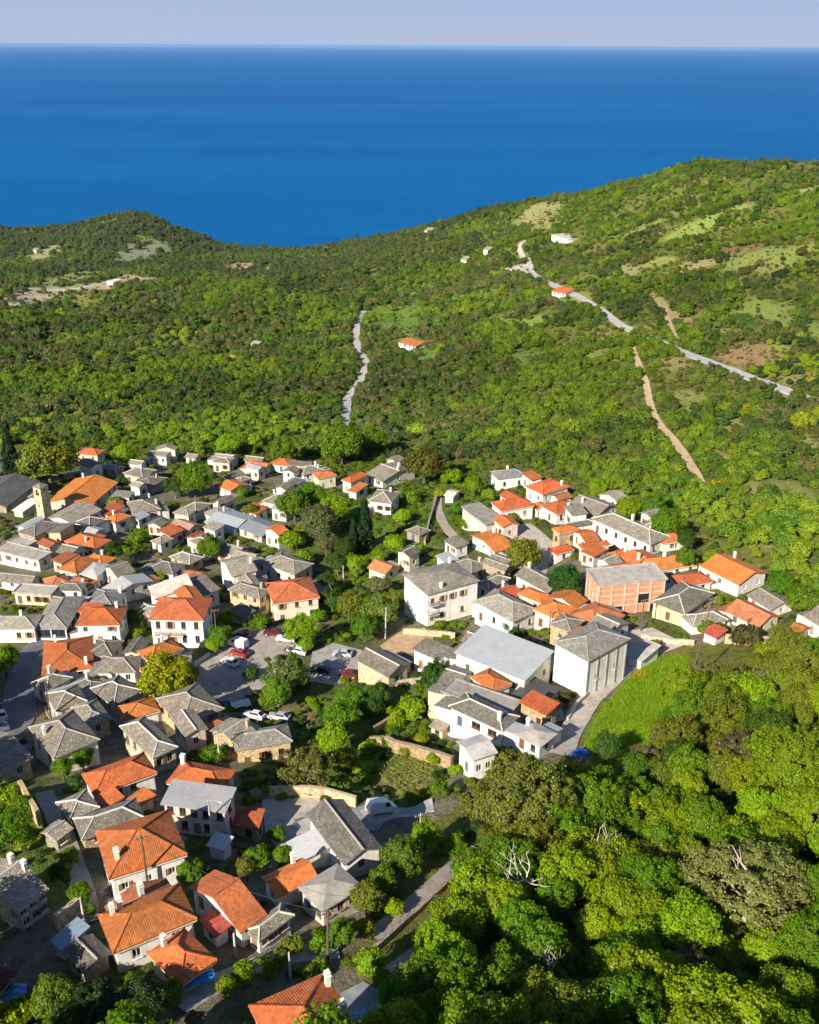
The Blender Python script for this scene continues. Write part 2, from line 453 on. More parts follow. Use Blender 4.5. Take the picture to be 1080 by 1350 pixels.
# ------------------------------------------------------------------ zones of the ground (surveyed outlines)
def level(pxs, keep, margin=5.0):
    """terrace: most of the fall inside an outline is taken out of the ground"""
    P = Wl(pxs); zm = sum(p.z for p in P) / len(P)
    sel = (MX > min(p.x for p in P) - 8) & (MX < max(p.x for p in P) + 8) & (MY > min(p.y for p in P) - 8) & (MY < max(p.y for p in P) + 8)
    x, y = MX[sel], MY[sel]
    ins = in_poly(x, y, P); d = seg_dist(x, y, [(p.x, p.y) for p in P] + [(P[0].x, P[0].y)])
    w = np.where(ins, 1.0, np.clip(1 - d / margin, 0, 1)); w = w * w * (3 - 2 * w)
    GZ[sel] = GZ[sel] * (1 - w) + (zm + (GZ[sel] - zm) * keep) * w
for q_ in ([(262,905),(255,878),(300,846),(330,832),(372,832),(392,850),(350,905),(318,925),(290,925)], [(405,898),(412,860),(440,848),(478,858),(470,895),(440,904)],
           [(345,1105),(345,1052),(425,1050),(435,1075),(395,1112)], [(450,1102),(452,1070),(500,1056),(590,1058),(585,1078),(520,1098)],
           [(770,850),(800,835),(860,828),(905,850),(862,866),(830,870)], [(655,935),(690,915),(735,915),(745,950),(700,960)], [(450,1355),(450,1310),(480,1292),(510,1310),(515,1360)],
           [(640,700),(700,690),(730,715),(720,760),(660,745)], [(497,1022),(527,990),(578,1016),(538,1054)]):
    level(q_, .30)
UPPER = [(-400,585),(0,588),(100,584),(230,598),(330,600),(440,604),(540,612),(640,606),(760,628),(820,652),(915,700),(1010,750),(1080,795),(1250,850)]
upw = Wl(UPPER)
_ua = np.array([p.x / p.y for p in upw]); _uy = np.array([p.y for p in upw]); _o = np.argsort(_ua); _ua, _uy = _ua[_o], _uy[_o]
def wood_edge(x, y):                           # distance north of the village's upper edge along each bearing
    return y - np.interp(np.asarray(x) / np.maximum(np.asarray(y), 1), _ua, _uy)
Z_VILLAGE = Wl([(-120,1420)] + UPPER[:12] + [(1100,815),(1000,850),(900,850),(850,880),(790,930),(745,1000),(660,1030),(600,1060),(560,1090),(520,1180),(470,1260),(480,1420)])
Z_GREEN = [Wl(p) for p in (
    [(420,650),(470,640),(560,615),(640,612),(640,690),(575,720),(480,735),(400,720)],
    [(430,740),(520,720),(525,800),(500,840),(440,850)],
    [(340,960),(420,920),(480,900),(560,890),(590,910),(560,960),(590,1000),(600,1050),(560,1060),(470,1060),(400,1040),(310,1040)],
    [(-20,1030),(60,1040),(110,1090),(120,1180),(60,1200),(-20,1140)],
    [(770,960),(850,870),(905,850),(900,930),(850,1000),(780,1010)],
    [(630,640),(750,650),(720,690),(640,700)])]
# clearings and bare patches: centre, half width, half height on the sight lines, colour
PATCH = [(525,430,50,30,(.13,.22,.035)),(505,410,25,14,(.14,.22,.03)),(700,425,34,10,(.20,.26,.05)),(660,420,30,8,(.16,.22,.04)),
 (722,286,40,22,(.27,.26,.10)),(765,262,26,12,(.27,.25,.10)),(905,305,50,11,(.22,.28,.06)),(935,292,22,8,(.22,.28,.06)),
 (920,350,48,8,(.28,.24,.11)),(975,330,40,7,(.22,.13,.07)),(1055,430,34,32,(.19,.26,.05)),(1075,250,24,7,(.28,.26,.12)),
 (1000,470,52,24,(.30,.20,.10)),(880,410,14,40,(.28,.24,.11)),(1045,650,30,26,(.21,.23,.07)),(975,690,22,10,(.24,.24,.08)),(1065,585,18,14,(.24,.23,.09)),
 (830,358,14,14,(.26,.24,.1)),(100,383,70,10,(.24,.24,.11)),(40,393,34,18,(.38,.33,.26)),(165,371,40,11,(.44,.33,.22)),(90,369,30,14,(.22,.26,.09)),
 (300,470,26,7,(.35,.33,.06)),(405,333,46,12,(.40,.30,.22)),(320,352,24,9,(.38,.24,.13)),(352,352,12,7,(.25,.27,.09)),(190,330,42,20,(.18,.20,.12)),
 (58,335,20,14,(.3,.3,.15)),(1010,345,50,24,(.20,.24,.06)),(1000,410,40,20,(.19,.24,.05)),(760,395,30,12,(.2,.25,.06)),(600,395,20,6,(.28,.27,.14)),
 (905,530,30,22,(.2,.22,.06)),(945,600,14,14,(.24,.24,.08)),(1050,500,36,14,(.25,.24,.09)),(690,470,26,10,(.14,.19,.04)),(560,470,30,12,(.13,.2,.035)),
 (1010,722,20,9,(.22,.24,.07)),(1075,720,16,12,(.19,.24,.05)),(890,480,22,12,(.26,.23,.09)),(850,300,30,6,(.2,.24,.06)),(1030,520,20,10,(.25,.2,.08)),(995,640,14,12,(.25,.25,.07)),(960,560,26,16,(.23,.25,.06)),(800,470,30,12,(.2,.25,.05)),(870,345,26,8,(.25,.27,.07)),(1060,330,24,10,(.22,.26,.06)),(960,440,30,10,(.24,.25,.07)),(640,385,24,7,(.19,.24,.05)),(1030,460,16,8,(.25,.27,.06)),(975,275,24,6,(.24,.26,.09)),(560,380,26,6,(.2,.24,.06)),(678,357,27,7,(.42,.39,.35))]
PW = []
for (px, py, rx, ry, c) in PATCH:
    p = W(px, py); a = W(px, py + ry); bq = W(px, py - ry)
    PW.append((p.x, (a.y + bq.y) / 2, max(rx * mpp(p), 2), max((bq.y - a.y) / 2, 2), tuple(k * 1.3 for k in c)))
def patch_w(x, y, grow=1.0):
    r = np.zeros(np.shape(x)); 
    for (cx, cy, rx, ry, c) in PW:
        r = np.maximum(r, 1 - np.hypot((x - cx) / (rx * grow), (y - cy) / (ry * grow)))
    return r

# roads and lanes: width in metres, sight-line course
ROADS = {
 'hill_road': (4.2, (.42,.41,.42), [(718,372),(742,382),(768,394),(795,410),(822,431),(845,440),(880,455),(908,468),(945,482),(985,497),(1045,519),(1100,540)]),
 'winding_road': (4.6, (.46,.43,.40), [(650,358),(676,354),(704,362),(718,372)]),
 'winding_road.001': (4.0, (.48,.45,.41), [(704,362),(696,342),(684,326),(690,318),(706,314)]),
 'dirt_track': (2.7, (.54,.41,.25), [(834,458),(842,480),(852,505),(858,535),(866,556),(886,578),(903,600),(918,625),(932,650)]),
 'dirt_track.001': (2.6, (.42,.33,.2), [(876,405),(884,430),(896,455)]),
 'valley_road': (4.6, (.44,.42,.41), [(480,410),(470,436),(472,460),(484,480),(474,505),(458,525),(456,552),(452,575)]),
 'coast_track': (6.0, (.46,.42,.34), [(-30,390),(60,382),(110,379),(150,372),(205,366),(250,360),(330,352)]),
 'stone_lane': (2.6, (.40,.34,.29), [(580,645),(576,668),(584,690),(602,712),(612,722)]),
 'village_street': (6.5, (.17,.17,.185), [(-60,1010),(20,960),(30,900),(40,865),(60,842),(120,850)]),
 'concrete_lane': (4.2, (.47,.42,.37), [(734,1002),(752,966),(764,938),(795,905),(828,878),(848,858),(878,842)]),
 'concrete_lane.001': (4.0, (.38,.37,.37), [(470,1084),(500,1078),(540,1072),(585,1060)]),
 'stone_path': (2.2, (.36,.31,.27), [(478,1248),(520,1212),(560,1178),(600,1145),(640,1112)]),
 'stone_path.001': (2.6, (.40,.37,.34), [(215,1345),(255,1322),(290,1290),(340,1262),(420,1258),(470,1252)]),
 'stone_path.002': (2.4, (.34,.31,.28), [(505,1300),(530,1272),(560,1255)]),
 'village_lane': (2.6, (.30,.28,.26), [(55,1040),(85,1105),(110,1170),(120,1230)]),
 'village_lane.001': (3.0, (.32,.30,.28), [(120,850),(128,890),(150,935),(205,1000)]),
}
RW = {k: (w, c, Wl(p)) for k, (w, c, p) in ROADS.items()}
# paved yards: colour, outline
YARDS = {
 'car_park': ((.36,.32,.28), [(262,905),(255,878),(300,846),(330,832),(372,832),(392,850),(350,905),(318,925),(290,925)]),
 'car_park.001': ((.34,.32,.30), [(405,898),(412,860),(440,848),(478,858),(470,895),(440,904)]),
 'courtyard': ((.45,.41,.36), [(350,1100),(345,1055),(420,1050),(430,1075),(395,1110),(365,1118)]),
 'courtyard.001': ((.46,.41,.35), [(770,850),(800,835),(860,828),(905,850),(862,866),(830,870)]),
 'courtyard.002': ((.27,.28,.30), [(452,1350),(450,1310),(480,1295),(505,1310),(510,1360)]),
 'courtyard.003': ((.50,.34,.20), [(500,852),(530,832),(560,828),(572,842),(545,862),(515,864)]),
 'courtyard.004': ((.48,.42,.35), [(655,935),(690,915),(735,915),(745,950),(700,960)]),
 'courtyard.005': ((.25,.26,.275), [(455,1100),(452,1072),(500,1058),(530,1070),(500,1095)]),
 'courtyard.006': ((.42,.38,.33), [(640,700),(700,690),(730,715),(720,760),(660,745)]),
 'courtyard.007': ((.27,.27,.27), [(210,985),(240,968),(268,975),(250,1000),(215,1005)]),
}
YW = {k: (c, Wl(p)) for k, (c, p) in YARDS.items()}

# ------------------------------------------------------------------ ground sheet
X, Y = MX.ravel(), MY.ravel()
n1 = vnoise(X, Y, 23, 11); n2 = vnoise(X, Y, 7, 12); n3 = vnoise(X, Y, 70, 13)
col = np.empty((len(X), 3))
col[:] = (.15, .17, .034)
def lay(w, c):
    global col
    w = np.clip(w, 0, 1)[:, None]
    col = col * (1 - w) + np.array(c) * w
lay((n3 * .6 + n1 * .4 - .45) * 3, (.20, .215, .045))
lay((n1 * .5 + n2 * .5 - .55) * 4 * np.clip((X / np.maximum(Y, 60) - .05) * 5, 0, 1), (.26, .26, .075))
vil = in_poly(X, Y, Z_VILLAGE).astype(float) * np.clip(-wood_edge(X, Y) / 22 - .25, .0, 1)
lay(vil * .9, (.235, .205, .165))
lay(vil * (n2 * .6 + n1 * .4 - np.where(Y < 150, .57, .47)) * 6, (.10, .135, .03))
for i, zg in enumerate(Z_GREEN):
    lay(in_poly(X, Y, zg) * .9, (.12, .20, .025) if i != 4 else (.22, .34, .02))
for (cx, cy, rx, ry, c) in PW:
    lay((1 - np.hypot((X - cx) / rx, (Y - cy) / ry) + (n2 - .5) * .5) * 2.6, c)
q = W(860, 900); lay((1 - np.hypot((X - q.x - 6) / 5, (Y - q.y - 14) / 4)) * 2, (.28, .15, .08))
q = W(822, 965); lay((1 - np.hypot((X - q.x) / 5, (Y - q.y) / 4)) * 2, (.36, .38, .04))
q = W(845, 985); lay((1 - np.hypot((X - q.x) / 4, (Y - q.y) / 3)) * 2, (.34, .22, .08))
q = W(395, 942); lay((1 - np.hypot((X - q.x) / 5.5, (Y - q.y) / 5)) * 3, (.34, .24, .13))
lay(in_poly(X, Y, Wl([(497,1022),(527,990),(578,1016),(538,1054)])) * 1.0, (.40, .30, .13))
nx, ny = len(GX), len(GY)
me = bpy.data.meshes.new('ground')
co = np.stack([X, Y, GZ.ravel()], -1).astype(np.float32)
I = (np.arange(ny - 1)[:, None] * nx + np.arange(nx - 1)[None]).ravel()
F = np.stack([I, I + 1, I + nx + 1, I + nx], -1).astype(np.int32)
me.vertices.add(len(co)); me.vertices.foreach_set('co', co.ravel())
me.loops.add(F.size); me.loops.foreach_set('vertex_index', F.ravel())
me.polygons.add(len(F)); me.polygons.foreach_set('loop_start', np.arange(0, F.size, 4, dtype=np.int32))
me.polygons.foreach_set('use_smooth', np.ones(len(F), bool))
ca = me.attributes.new('cover', 'FLOAT_COLOR', 'POINT')
ca.data.foreach_set('color', np.concatenate([col, np.ones((len(col), 1))], -1).astype(np.float32).ravel())
me.update(calc_edges=True)
m, nt, n, l, b = nodes('ground_cover'); g = G(nt)
p = g.geo(); c0 = g.attr('cover')
f1 = g.noise(p, .55, 5, .7); f2 = g.noise(p, 2.8, 4, .7)
c1 = g.mix(1.0, c0, g.ramp(f1, [(.3, (.55, .6, .55)), (.5, (1, 1, 1)), (.7, (1.45, 1.3, 1.15))]), 'MULTIPLY')
c1 = g.mix(1.0, c1, g.ramp(f2, [(.3, (.6, .62, .6)), (.5, (1, 1, 1)), (.72, (1.4, 1.35, 1.25))]), 'MULTIPLY')
l.new(c1, b.inputs['Base Color']); b.inputs['Roughness'].default_value = .95; b.inputs['Specular IOR Level'].default_value = .15
l.new(g.bump(g.math('ADD', g.math('MULTIPLY', f1, 1.4), f2), 1.0, .7), b.inputs['Normal'])
me.materials.append(m)
tag(link('ground', me), kind='structure')

# sea
m, nt, n, l, b = nodes('sea_water'); g = G(nt)
p = g.geo()
st = g.noise(g.vmath('MULTIPLY', p, (.00022, .0009, 1)), 1.0, 4, .6)
sx = n.new('ShaderNodeSeparateXYZ'); l.new(p, sx.inputs[0])
chop = g.noise(g.vmath('MULTIPLY', p, (.004, .012, 1)), 1.0, 6, .7)
c = g.ramp(st, [(.32, (.0003, .080, .248)), (.5, (.0005, .094, .290)), (.68, (.001, .105, .320))])
c = g.mix(1.0, c, g.ramp(chop, [(.28, (.84, .88, .90)), (.72, (1.15, 1.11, 1.09))]), 'MULTIPLY')
n.remove(b)
d_ = n.new('ShaderNodeBsdfDiffuse'); l.new(c, d_.inputs[0]); gl = n.new('ShaderNodeBsdfGlossy'); gl.inputs['Roughness'].default_value = .35
ms = n.new('ShaderNodeMixShader'); ms.inputs[0].default_value = .03
l.new(g.bump(g.noise(p, .08, 4, .6), .35, 1.0), gl.inputs['Normal'])
l.new(d_.outputs[0], ms.inputs[1]); l.new(gl.outputs[0], ms.inputs[2]); l.new(ms.outputs[0], n['Material Output'].inputs['Surface'])
s = MB()
E = 190000.0
rows = [1200, 2600, 6000, 20000, 60000, E]
for a_, b_ in zip(rows[:-1], rows[1:]):
    s.face([(-E, a_, 0), (E, a_, 0), (E, b_, 0), (-E, b_, 0)], uv=[(0, 0)] * 4)
tag(s.build('sea', m), kind='structure')

# air: thin haze round camera, land and sea
HAZE = 1.0e-5
m = bpy.data.materials.new('haze_air'); m.use_nodes = True
n, l = m.node_tree.nodes, m.node_tree.links
n.remove(n['Principled BSDF'])
v = n.new('ShaderNodeVolumePrincipled'); v.inputs['Color'].default_value = (.27, .53, .97, 1); v.inputs['Density'].default_value = HAZE
v.inputs['Anisotropy'].default_value = 0.0
l.new(v.outputs[0], n['Material Output'].inputs['Volume'])
s = MB(); s.box((0, 95000, 219.0), (E * 2 + 4000, E + 14000, 442.0))
hz = tag(s.build('haze', m), kind='stuff')

# ------------------------------------------------------------------ roads and yards, draped over the ground
def ribbon(name, pts, width, mat, color, lift=.16):
    L = [Vector((p.x, p.y)) for p in pts]
    d = [0.0]
    for a, b in zip(L[:-1], L[1:]): d.append(d[-1] + (b - a).length)
    n = max(4, int(d[-1] / 1.6))
    sx = np.interp(np.linspace(0, d[-1], n), d, [p.x for p in L]); sy = np.interp(np.linspace(0, d[-1], n), d, [p.y for p in L])
    k = min(9, n // 3 * 2 + 1); ker = np.ones(k) / k
    if k > 2:
        pad = k // 2
        sx = np.convolve(np.pad(sx, pad, 'edge'), ker, 'valid'); sy = np.convolve(np.pad(sy, pad, 'edge'), ker, 'valid')
    tx, ty = np.gradient(sx), np.gradient(sy); ln = np.hypot(tx, ty) + 1e-9
    px, py = -ty / ln, tx / ln
    s = MB(); rows = []
    for i in range(n):
        w = width * (1 + .05 * math.sin(i * .7) + .03 * math.sin(i * 1.9))
        off = [-w / 2 - .15, -w / 2, -w / 4, 0, w / 4, w / 2, w / 2 + .15]
        xs = [sx[i] + px[i] * o for o in off]; ys = [sy[i] + py[i] * o for o in off]
        zz = gz(xs, ys); zc = float(np.mean(zz[1:-1]))
        r = []
        for j in range(7):
            z = max(zz[j], zz[j] * .4 + zc * .6) + lift
            if j in (0, 6): z = zz[j] - .5
            r.append((xs[j], ys[j], float(z)))
        rows.append(r)
    for i in range(n - 1):
        for j in range(6):
            s.face([rows[i][j], rows[i][j + 1], rows[i + 1][j + 1], rows[i + 1][j]])
    return tag(s.build(name, mat, color=color), kind='structure')
for k, (w, c, pts_) in RW.items():
    ribbon(k, pts_, w, M['concrete'], c, .20 if pts_[0].y < 420 else .45)
def yard(name, poly, color, lift=.12):
    bm = bmesh.new()
    f = bm.faces.new([bm.verts.new((p.x, p.y, 0)) for p in poly])
    xs = [p.x for p in poly]; ys = [p.y for p in poly]
    for a in np.arange(math.floor(min(xs)), max(xs), 2.0):
        bmesh.ops.bisect_plane(bm, geom=bm.faces[:] + bm.edges[:] + bm.verts[:], plane_co=(a, 0, 0), plane_no=(1, 0, 0))
    for a in np.arange(math.floor(min(ys)), max(ys), 2.0):
        bmesh.ops.bisect_plane(bm, geom=bm.faces[:] + bm.edges[:] + bm.verts[:], plane_co=(0, a, 0), plane_no=(0, 1, 0))
    bmesh.ops.triangulate(bm, faces=bm.faces[:])
    for v in bm.verts: v.co.z = float(gz(v.co.x, v.co.y)) + lift
    bmesh.ops.recalc_face_normals(bm, faces=bm.faces[:])
    me = bpy.data.meshes.new(name); bm.to_mesh(me); bm.free()
    me.materials.append(M['concrete'])
    return tag(link(name, me, color=color), kind='structure')
for k, (c, poly) in YW.items(): yard(k, poly, c)

# ------------------------------------------------------------------ houses
WALL = dict(w=('plaster',(.80,.785,.75)), c=('plaster',(.74,.67,.54)), p=('plaster',(.70,.58,.52)), y=('plaster',(.70,.55,.30)), n=('plaster',(.55,.52,.48)),
            t=('stone',(.50,.40,.27)), g=('stone',(.38,.35,.30)), b=('brick',(.5,.2,.1)))
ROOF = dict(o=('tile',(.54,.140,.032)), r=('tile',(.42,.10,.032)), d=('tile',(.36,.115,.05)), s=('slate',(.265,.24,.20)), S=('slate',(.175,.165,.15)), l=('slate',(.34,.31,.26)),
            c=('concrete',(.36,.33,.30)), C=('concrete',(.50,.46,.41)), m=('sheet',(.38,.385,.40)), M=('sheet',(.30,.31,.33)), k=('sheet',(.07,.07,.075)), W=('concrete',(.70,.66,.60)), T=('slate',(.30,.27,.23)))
_pane, _frame, _shut = {}, {}, {}
FRAMECOL = [(.62,.60,.56), (.18,.09,.05), (.30,.20,.12), (.75,.74,.72), (.12,.2,.14)]
def q5(v): return round(v * 5) / 5
def pane_mesh(w, h):
    k = (q5(w), q5(h))
    if k not in _pane:
        s = MB(); s.face([(-w/2, 0, 0), (w/2, 0, 0), (w/2, 0, h), (-w/2, 0, h)]); _pane[k] = s.mesh('pane', M['glass'])
        s = MB(); t = .07
        for c, d in (((-w/2+t/2, 0, h/2), (t, .08, h)), ((w/2-t/2, 0, h/2), (t, .08, h)), ((0, 0, t/2), (w-2*t, .08, t)), ((0, 0, h-t/2), (w-2*t, .08, t)), ((0, 0, h/2), (.05, .07, h-2*t))):
            s.box(c, d)
        s.box((0, -.16, -.04), (w + .2, .3, .08))
        _frame[k] = s.mesh('window', M['paint'])
        s = MB(); s.box((0, 0, h/2), (w*.5, .045, h))
        for i in range(1, 7): s.box((0, -.03, h*i/7), (w*.42, .02, .05))
        _shut[k] = s.mesh('shutter', M['wood'])
    return _pane[k], _frame[k], _shut[k]
_door = {}
def door_mesh(w, h):
    k = (q5(w), q5(h))
    if k not in _door:
        s = MB(); s.box((0, 0, h/2), (w, .07, h))
        for x in (-w*.24, w*.24): s.box((x, -.04, h*.62), (w*.32, .03, h*.5)); s.box((x, -.04, h*.18), (w*.32, .03, h*.24))
        _door[k] = s.mesh('door', M['wood'])
    return _door[k]
def wall_panel(s, o, u, width, z0, z1, ops, depth=.22):
    """vertical wall with openings cut into it and reveals behind them"""
    o, u = Vector(o), Vector(u); nrm = u.cross(Vector((0, 0, 1)))
    us = sorted({0.0, width, *[v for q in ops for v in q[:2]]}); vs = sorted({z0, z1, *[v for q in ops for v in q[2:4]]})
    P = lambda a, z, d=0: tuple(o + u * a - nrm * d + Vector((0, 0, z)))
    for a, b in zip(us[:-1], us[1:]):
        if b - a < 1e-4: continue
        for c, d in zip(vs[:-1], vs[1:]):
            if d - c < 1e-4: continue
            if any(q[0] - 1e-4 <= a and b <= q[1] + 1e-4 and q[2] - 1e-4 <= c and d <= q[3] + 1e-4 for q in ops): continue
            s.face([P(a, c), P(b, c), P(b, d), P(a, d)], uv=[(a, c), (b, c), (b, d), (a, d)])
    for (a, b, c, d) in [q[:4] for q in ops]:
        for e, f in (((a, c), (b, c)), ((b, c), (b, d)), ((b, d), (a, d)), ((a, d), (a, c))):
            s.face([P(*e), P(*e, depth), P(*f, depth), P(*f)])
def openings(width, hw, cols, rows, rnd, door, ww=.95, wh=1.35, skip=.12):
    ops = []
    fh = hw / max(rows, 1)
    for r in range(rows):
        for c in range(cols):
            if rnd.random() < skip: continue
            x = width * (c + .5) / cols + rnd.uniform(-.15, .15)
            if door and r == 0 and c == door - 1:
                w, z0, z1, k = 1.05, .05, min(2.15, fh * .85), 'door'
            else:
                w, z0 = ww, r * fh + fh * .34; z1, k = min(z0 + wh, (r + 1) * fh - .25), 'window'
            if w > width / cols - .25: w = width / cols - .3
            if w < .4 or z1 - z0 < .4: continue
            ops.append((x - w / 2, x + w / 2, z0, z1, k))
    return ops
HOUSES = []; DIM = {}; HLAB = {}
def roof_height(kind, x, y, sx, sy, rh):
    ax, ay = sx / 2 - abs(x), sy / 2 - abs(y)
    if kind in ('hip', 'pyr'): m_ = min(sx, sy) / 2; return rh * min(ax, ay, m_) / m_
    if kind == 'gx': return rh * ay / (sy / 2)
    if kind == 'gy': return rh * ax / (sx / 2)
    if kind == 'sx': return rh * (x + sx / 2) / sx
    if kind == 'sy': return rh * (y + sy / 2) / sy
    return 0.0
def house(name, label, kind, roof, wall, L, F, Rr, hp, cat='house', rh=None, ov=.4, lf=None, fr=None, door=1, ch=None, caps=None, group='houses of the hillside village',
          fc=None, eave=None, place=None, shutters=False, balc=None, wallc=None, roofc=None, ww=.95, wh=1.35, seed=None, slab=.2):
    rnd = random.Random(seed if seed is not None else label)
    if place:
        c = Vector(place[:2]); a, sx, sy, hw_ = place[2:]
        ux, uy = Vector((math.cos(a), math.sin(a))), Vector((-math.sin(a), math.cos(a)))
        q_ = c + ux * sx / 2 - uy * sy / 2; base = float(gz(q_.x, q_.y)); zE = base + hw_
    else:
        gF = W(F[0], F[1] + hp)                                # ground under the near corner
        dF = ray(*F); t = gF.y / dF[1]; zE = CAM_H + dF[2] * t # height of the eave there
        def onz(p):
            d = ray(*p); t = (zE - CAM_H) / d[2]; return Vector((d[0] * t, d[1] * t))
        l_, f_, r_ = onz(L), onz(F), onz(Rr)
        e1, e2 = (f_ - l_), (r_ - f_)
        sx, sy = e1.length, e2.length
        a1, a2 = math.atan2(e1.y, e1.x), math.atan2(e2.y, e2.x) - math.pi / 2
        da = (a2 - a1 + math.pi) % (2 * math.pi) - math.pi
        a = a1 + da * sx ** -1 / (sx ** -1 + sy ** -1) if abs(da) < 1.3 else a1
        ux, uy = Vector((math.cos(a), math.sin(a))), Vector((-math.sin(a), math.cos(a)))
        sx = max(2.2, min(sx * math.cos(a1 - a), 32)); sy = max(2.2, min(abs(e2.dot(uy)), 34))
        c = f_ - ux * sx / 2 + uy * sy / 2
        sx *= 1.06; sy *= 1.06
        base = float(gF.z)
    cs = [c + ux * i * sx / 2 + uy * j * sy / 2 for i in (-1, 1) for j in (-1, 1)]
    zg = [float(gz(p.x, p.y)) for p in cs]
    hw = max(1.8, zE - base)
    zb = min(min(zg) - base, 0) - .6
    E = empty(name, (c.x, c.y, base), a)
    tag(E, label, cat, group)
    HOUSES.append((c.x, c.y, max(sx, sy) / 2, a, sx, sy)); HLAB[(c.x, c.y)] = label
    wm, wc = WALL[wall]; rm, rc = ROOF[roof]
    v = rnd.uniform(.93, 1.05); wc = tuple(min(k * v, .86) for k in (wallc or wc))
    v = rnd.uniform(.74, 1.18); h_ = rnd.uniform(.84, 1.25); rc = (roofc[0], roofc[1], roofc[2]) if roofc else (rc[0] * v, rc[1] * v * (h_ if rm == 'tile' else 1), rc[2] * v)
    if rh is None:
        rh = dict(hip=.20, pyr=.22, gx=.20, gy=.20, sx=.10, sy=.10, flat=0)[kind] * (min(sx, sy) if kind in ('hip', 'pyr') else sy if kind in ('gx', 'sy') else sx)
    iw, ih = sx - 2 * ov, sy - 2 * ov
    if kind in ('hip', 'pyr', 'gx', 'gy'):
        rh = min(rh * .84, (.23 if kind in ('hip', 'pyr') else .22) * (min(sx, sy) if kind in ('hip', 'pyr') else sy if kind == 'gx' else sx))
    # walls
    rows = max(1, int(round(hw / 3.0)))
    lf = lf or (max(1, int(iw / 3.1)), rows); fr = fr or (max(1, int(ih / 3.3)), rows)
    lfo = openings(iw, hw, lf[0], lf[1], rnd, door, ww, wh) if lf[0] else []
    fro = openings(ih, hw, fr[0], fr[1], rnd, 0, ww, wh) if fr[0] else []
    bko = openings(ih, hw, max(1, int(ih / 4)), rows, rnd, 0)
    s = MB()
    cor = [(-iw/2, -ih/2, 0), (iw/2, -ih/2, 0), (iw/2, ih/2, 0), (-iw/2, ih/2, 0)]
    sides = [(cor[0], (1, 0, 0), iw, lfo), (cor[1], (0, 1, 0), ih, fro), (cor[2], (-1, 0, 0), iw, []), (cor[3], (0, -1, 0), ih, bko)]
    for o, u, w_, ops in sides: wall_panel(s, o, u, w_, zb, hw, ops)
    rhh = lambda x, y: roof_height(kind, x, y, sx, sy, rh)
    if kind in ('gx', 'gy', 'sx', 'sy'):                       # gable and shed ends
        for i in range(4):
            p, q_ = cor[i], cor[(i + 1) % 4]; mid = ((p[0] + q_[0]) / 2, (p[1] + q_[1]) / 2)
            hs = [rhh(*p[:2]), rhh(*mid), rhh(*q_[:2])]
            top = [(q_[0], q_[1], hw + hs[2]), (mid[0], mid[1], hw + hs[1]), (p[0], p[1], hw + hs[0])]
            s.face([(p[0], p[1], hw), (q_[0], q_[1], hw)] + top)
    else:
        s.face([(x, y, hw - .02) for x, y, _ in cor])
    s.build('wall', M[wm], E, color=wc)
    fcol = fc or rnd.choice(FRAMECOL)
    dcol = rnd.choice([(.20,.09,.04), (.30,.16,.08), (.10,.13,.2), (.12,.2,.12), (.35,.3,.25)])
    for (o, u, w_, ops) in sides:
        th = math.atan2(u[1], u[0]); nrm = Vector(u).cross(Vector((0, 0, 1)))
        for (a0, a1_, z0, z1, k) in ops:
            w, h = a1_ - a0, z1 - z0; p = Vector(o) + Vector(u) * ((a0 + a1_) / 2)
            if k == 'door':
                d_ = link('door', door_mesh(w, h), E, tuple(p - nrm * .15 + Vector((0, 0, z0))), th, dcol)
                d_.scale = (w / q5(w) if q5(w) else 1, 1, 1)
                continue
            pm, fm, sm = pane_mesh(w, h)
            f = link('window', fm, E, tuple(p - nrm * .12 + Vector((0, 0, z0))), th, fcol)
            link('pane', pm, f, (0, .05, 0))
            if shutters or (w < 1.2 and rnd.random() < .18):
                for sg in (-1, 1): link('shutter', sm, f, (sg * w * .77, -.17, 0), 0, fcol if fcol[0] < .5 else (.25, .14, .07))
    # roof
    s = MB(); T = slab
    if kind == 'flat':
        s.box((0, 0, hw + T / 2), (sx, sy, T), 0)
        pw, ph = .22, .28
        for cxy, d in (((0, -sy/2+pw/2), (sx, pw)), ((0, sy/2-pw/2), (sx, pw)), ((-sx/2+pw/2, 0), (pw, sy-2*pw)), ((sx/2-pw/2, 0), (pw, sy-2*pw))):
            s.box((*cxy, hw + T + ph / 2), (*d, ph), 1, bottom=False)
        ridges = []
    else:
        A_, B_, C_, D_ = (-sx/2, -sy/2), (sx/2, -sy/2), (sx/2, sy/2), (-sx/2, sy/2)
        pt = lambda q_, z: (q_[0], q_[1], hw + z)
        ridges = []
        if kind in ('hip', 'pyr'):
            if kind == 'pyr' or abs(sx - sy) < .3:
                f_s = [[A_, B_, (0, 0)], [B_, C_, (0, 0)], [C_, D_, (0, 0)], [D_, A_, (0, 0)]]; ridges = [(q_, (0, 0)) for q_ in (A_, B_, C_, D_)]
            elif sx > sy:
                e = sx / 2 - sy / 2; r0, r1 = (-e, 0), (e, 0)
                f_s = [[A_, B_, r1, r0], [B_, C_, r1], [C_, D_, r0, r1], [D_, A_, r0]]; ridges = [(A_, r0), (D_, r0), (B_, r1), (C_, r1), (r0, r1)]
            else:
                e = sy / 2 - sx / 2; r0, r1 = (0, -e), (0, e)
                f_s = [[A_, B_, r0], [B_, C_, r1, r0], [C_, D_, r1], [D_, A_, r0, r1]]; ridges = [(A_, r0), (B_, r0), (C_, r1), (D_, r1), (r0, r1)]
        elif kind == 'gx':
            r0, r1 = (-sx/2, 0), (sx/2, 0); f_s = [[A_, B_, r1, r0], [C_, D_, r0, r1]]; ridges = [(r0, r1)]
        elif kind == 'gy':
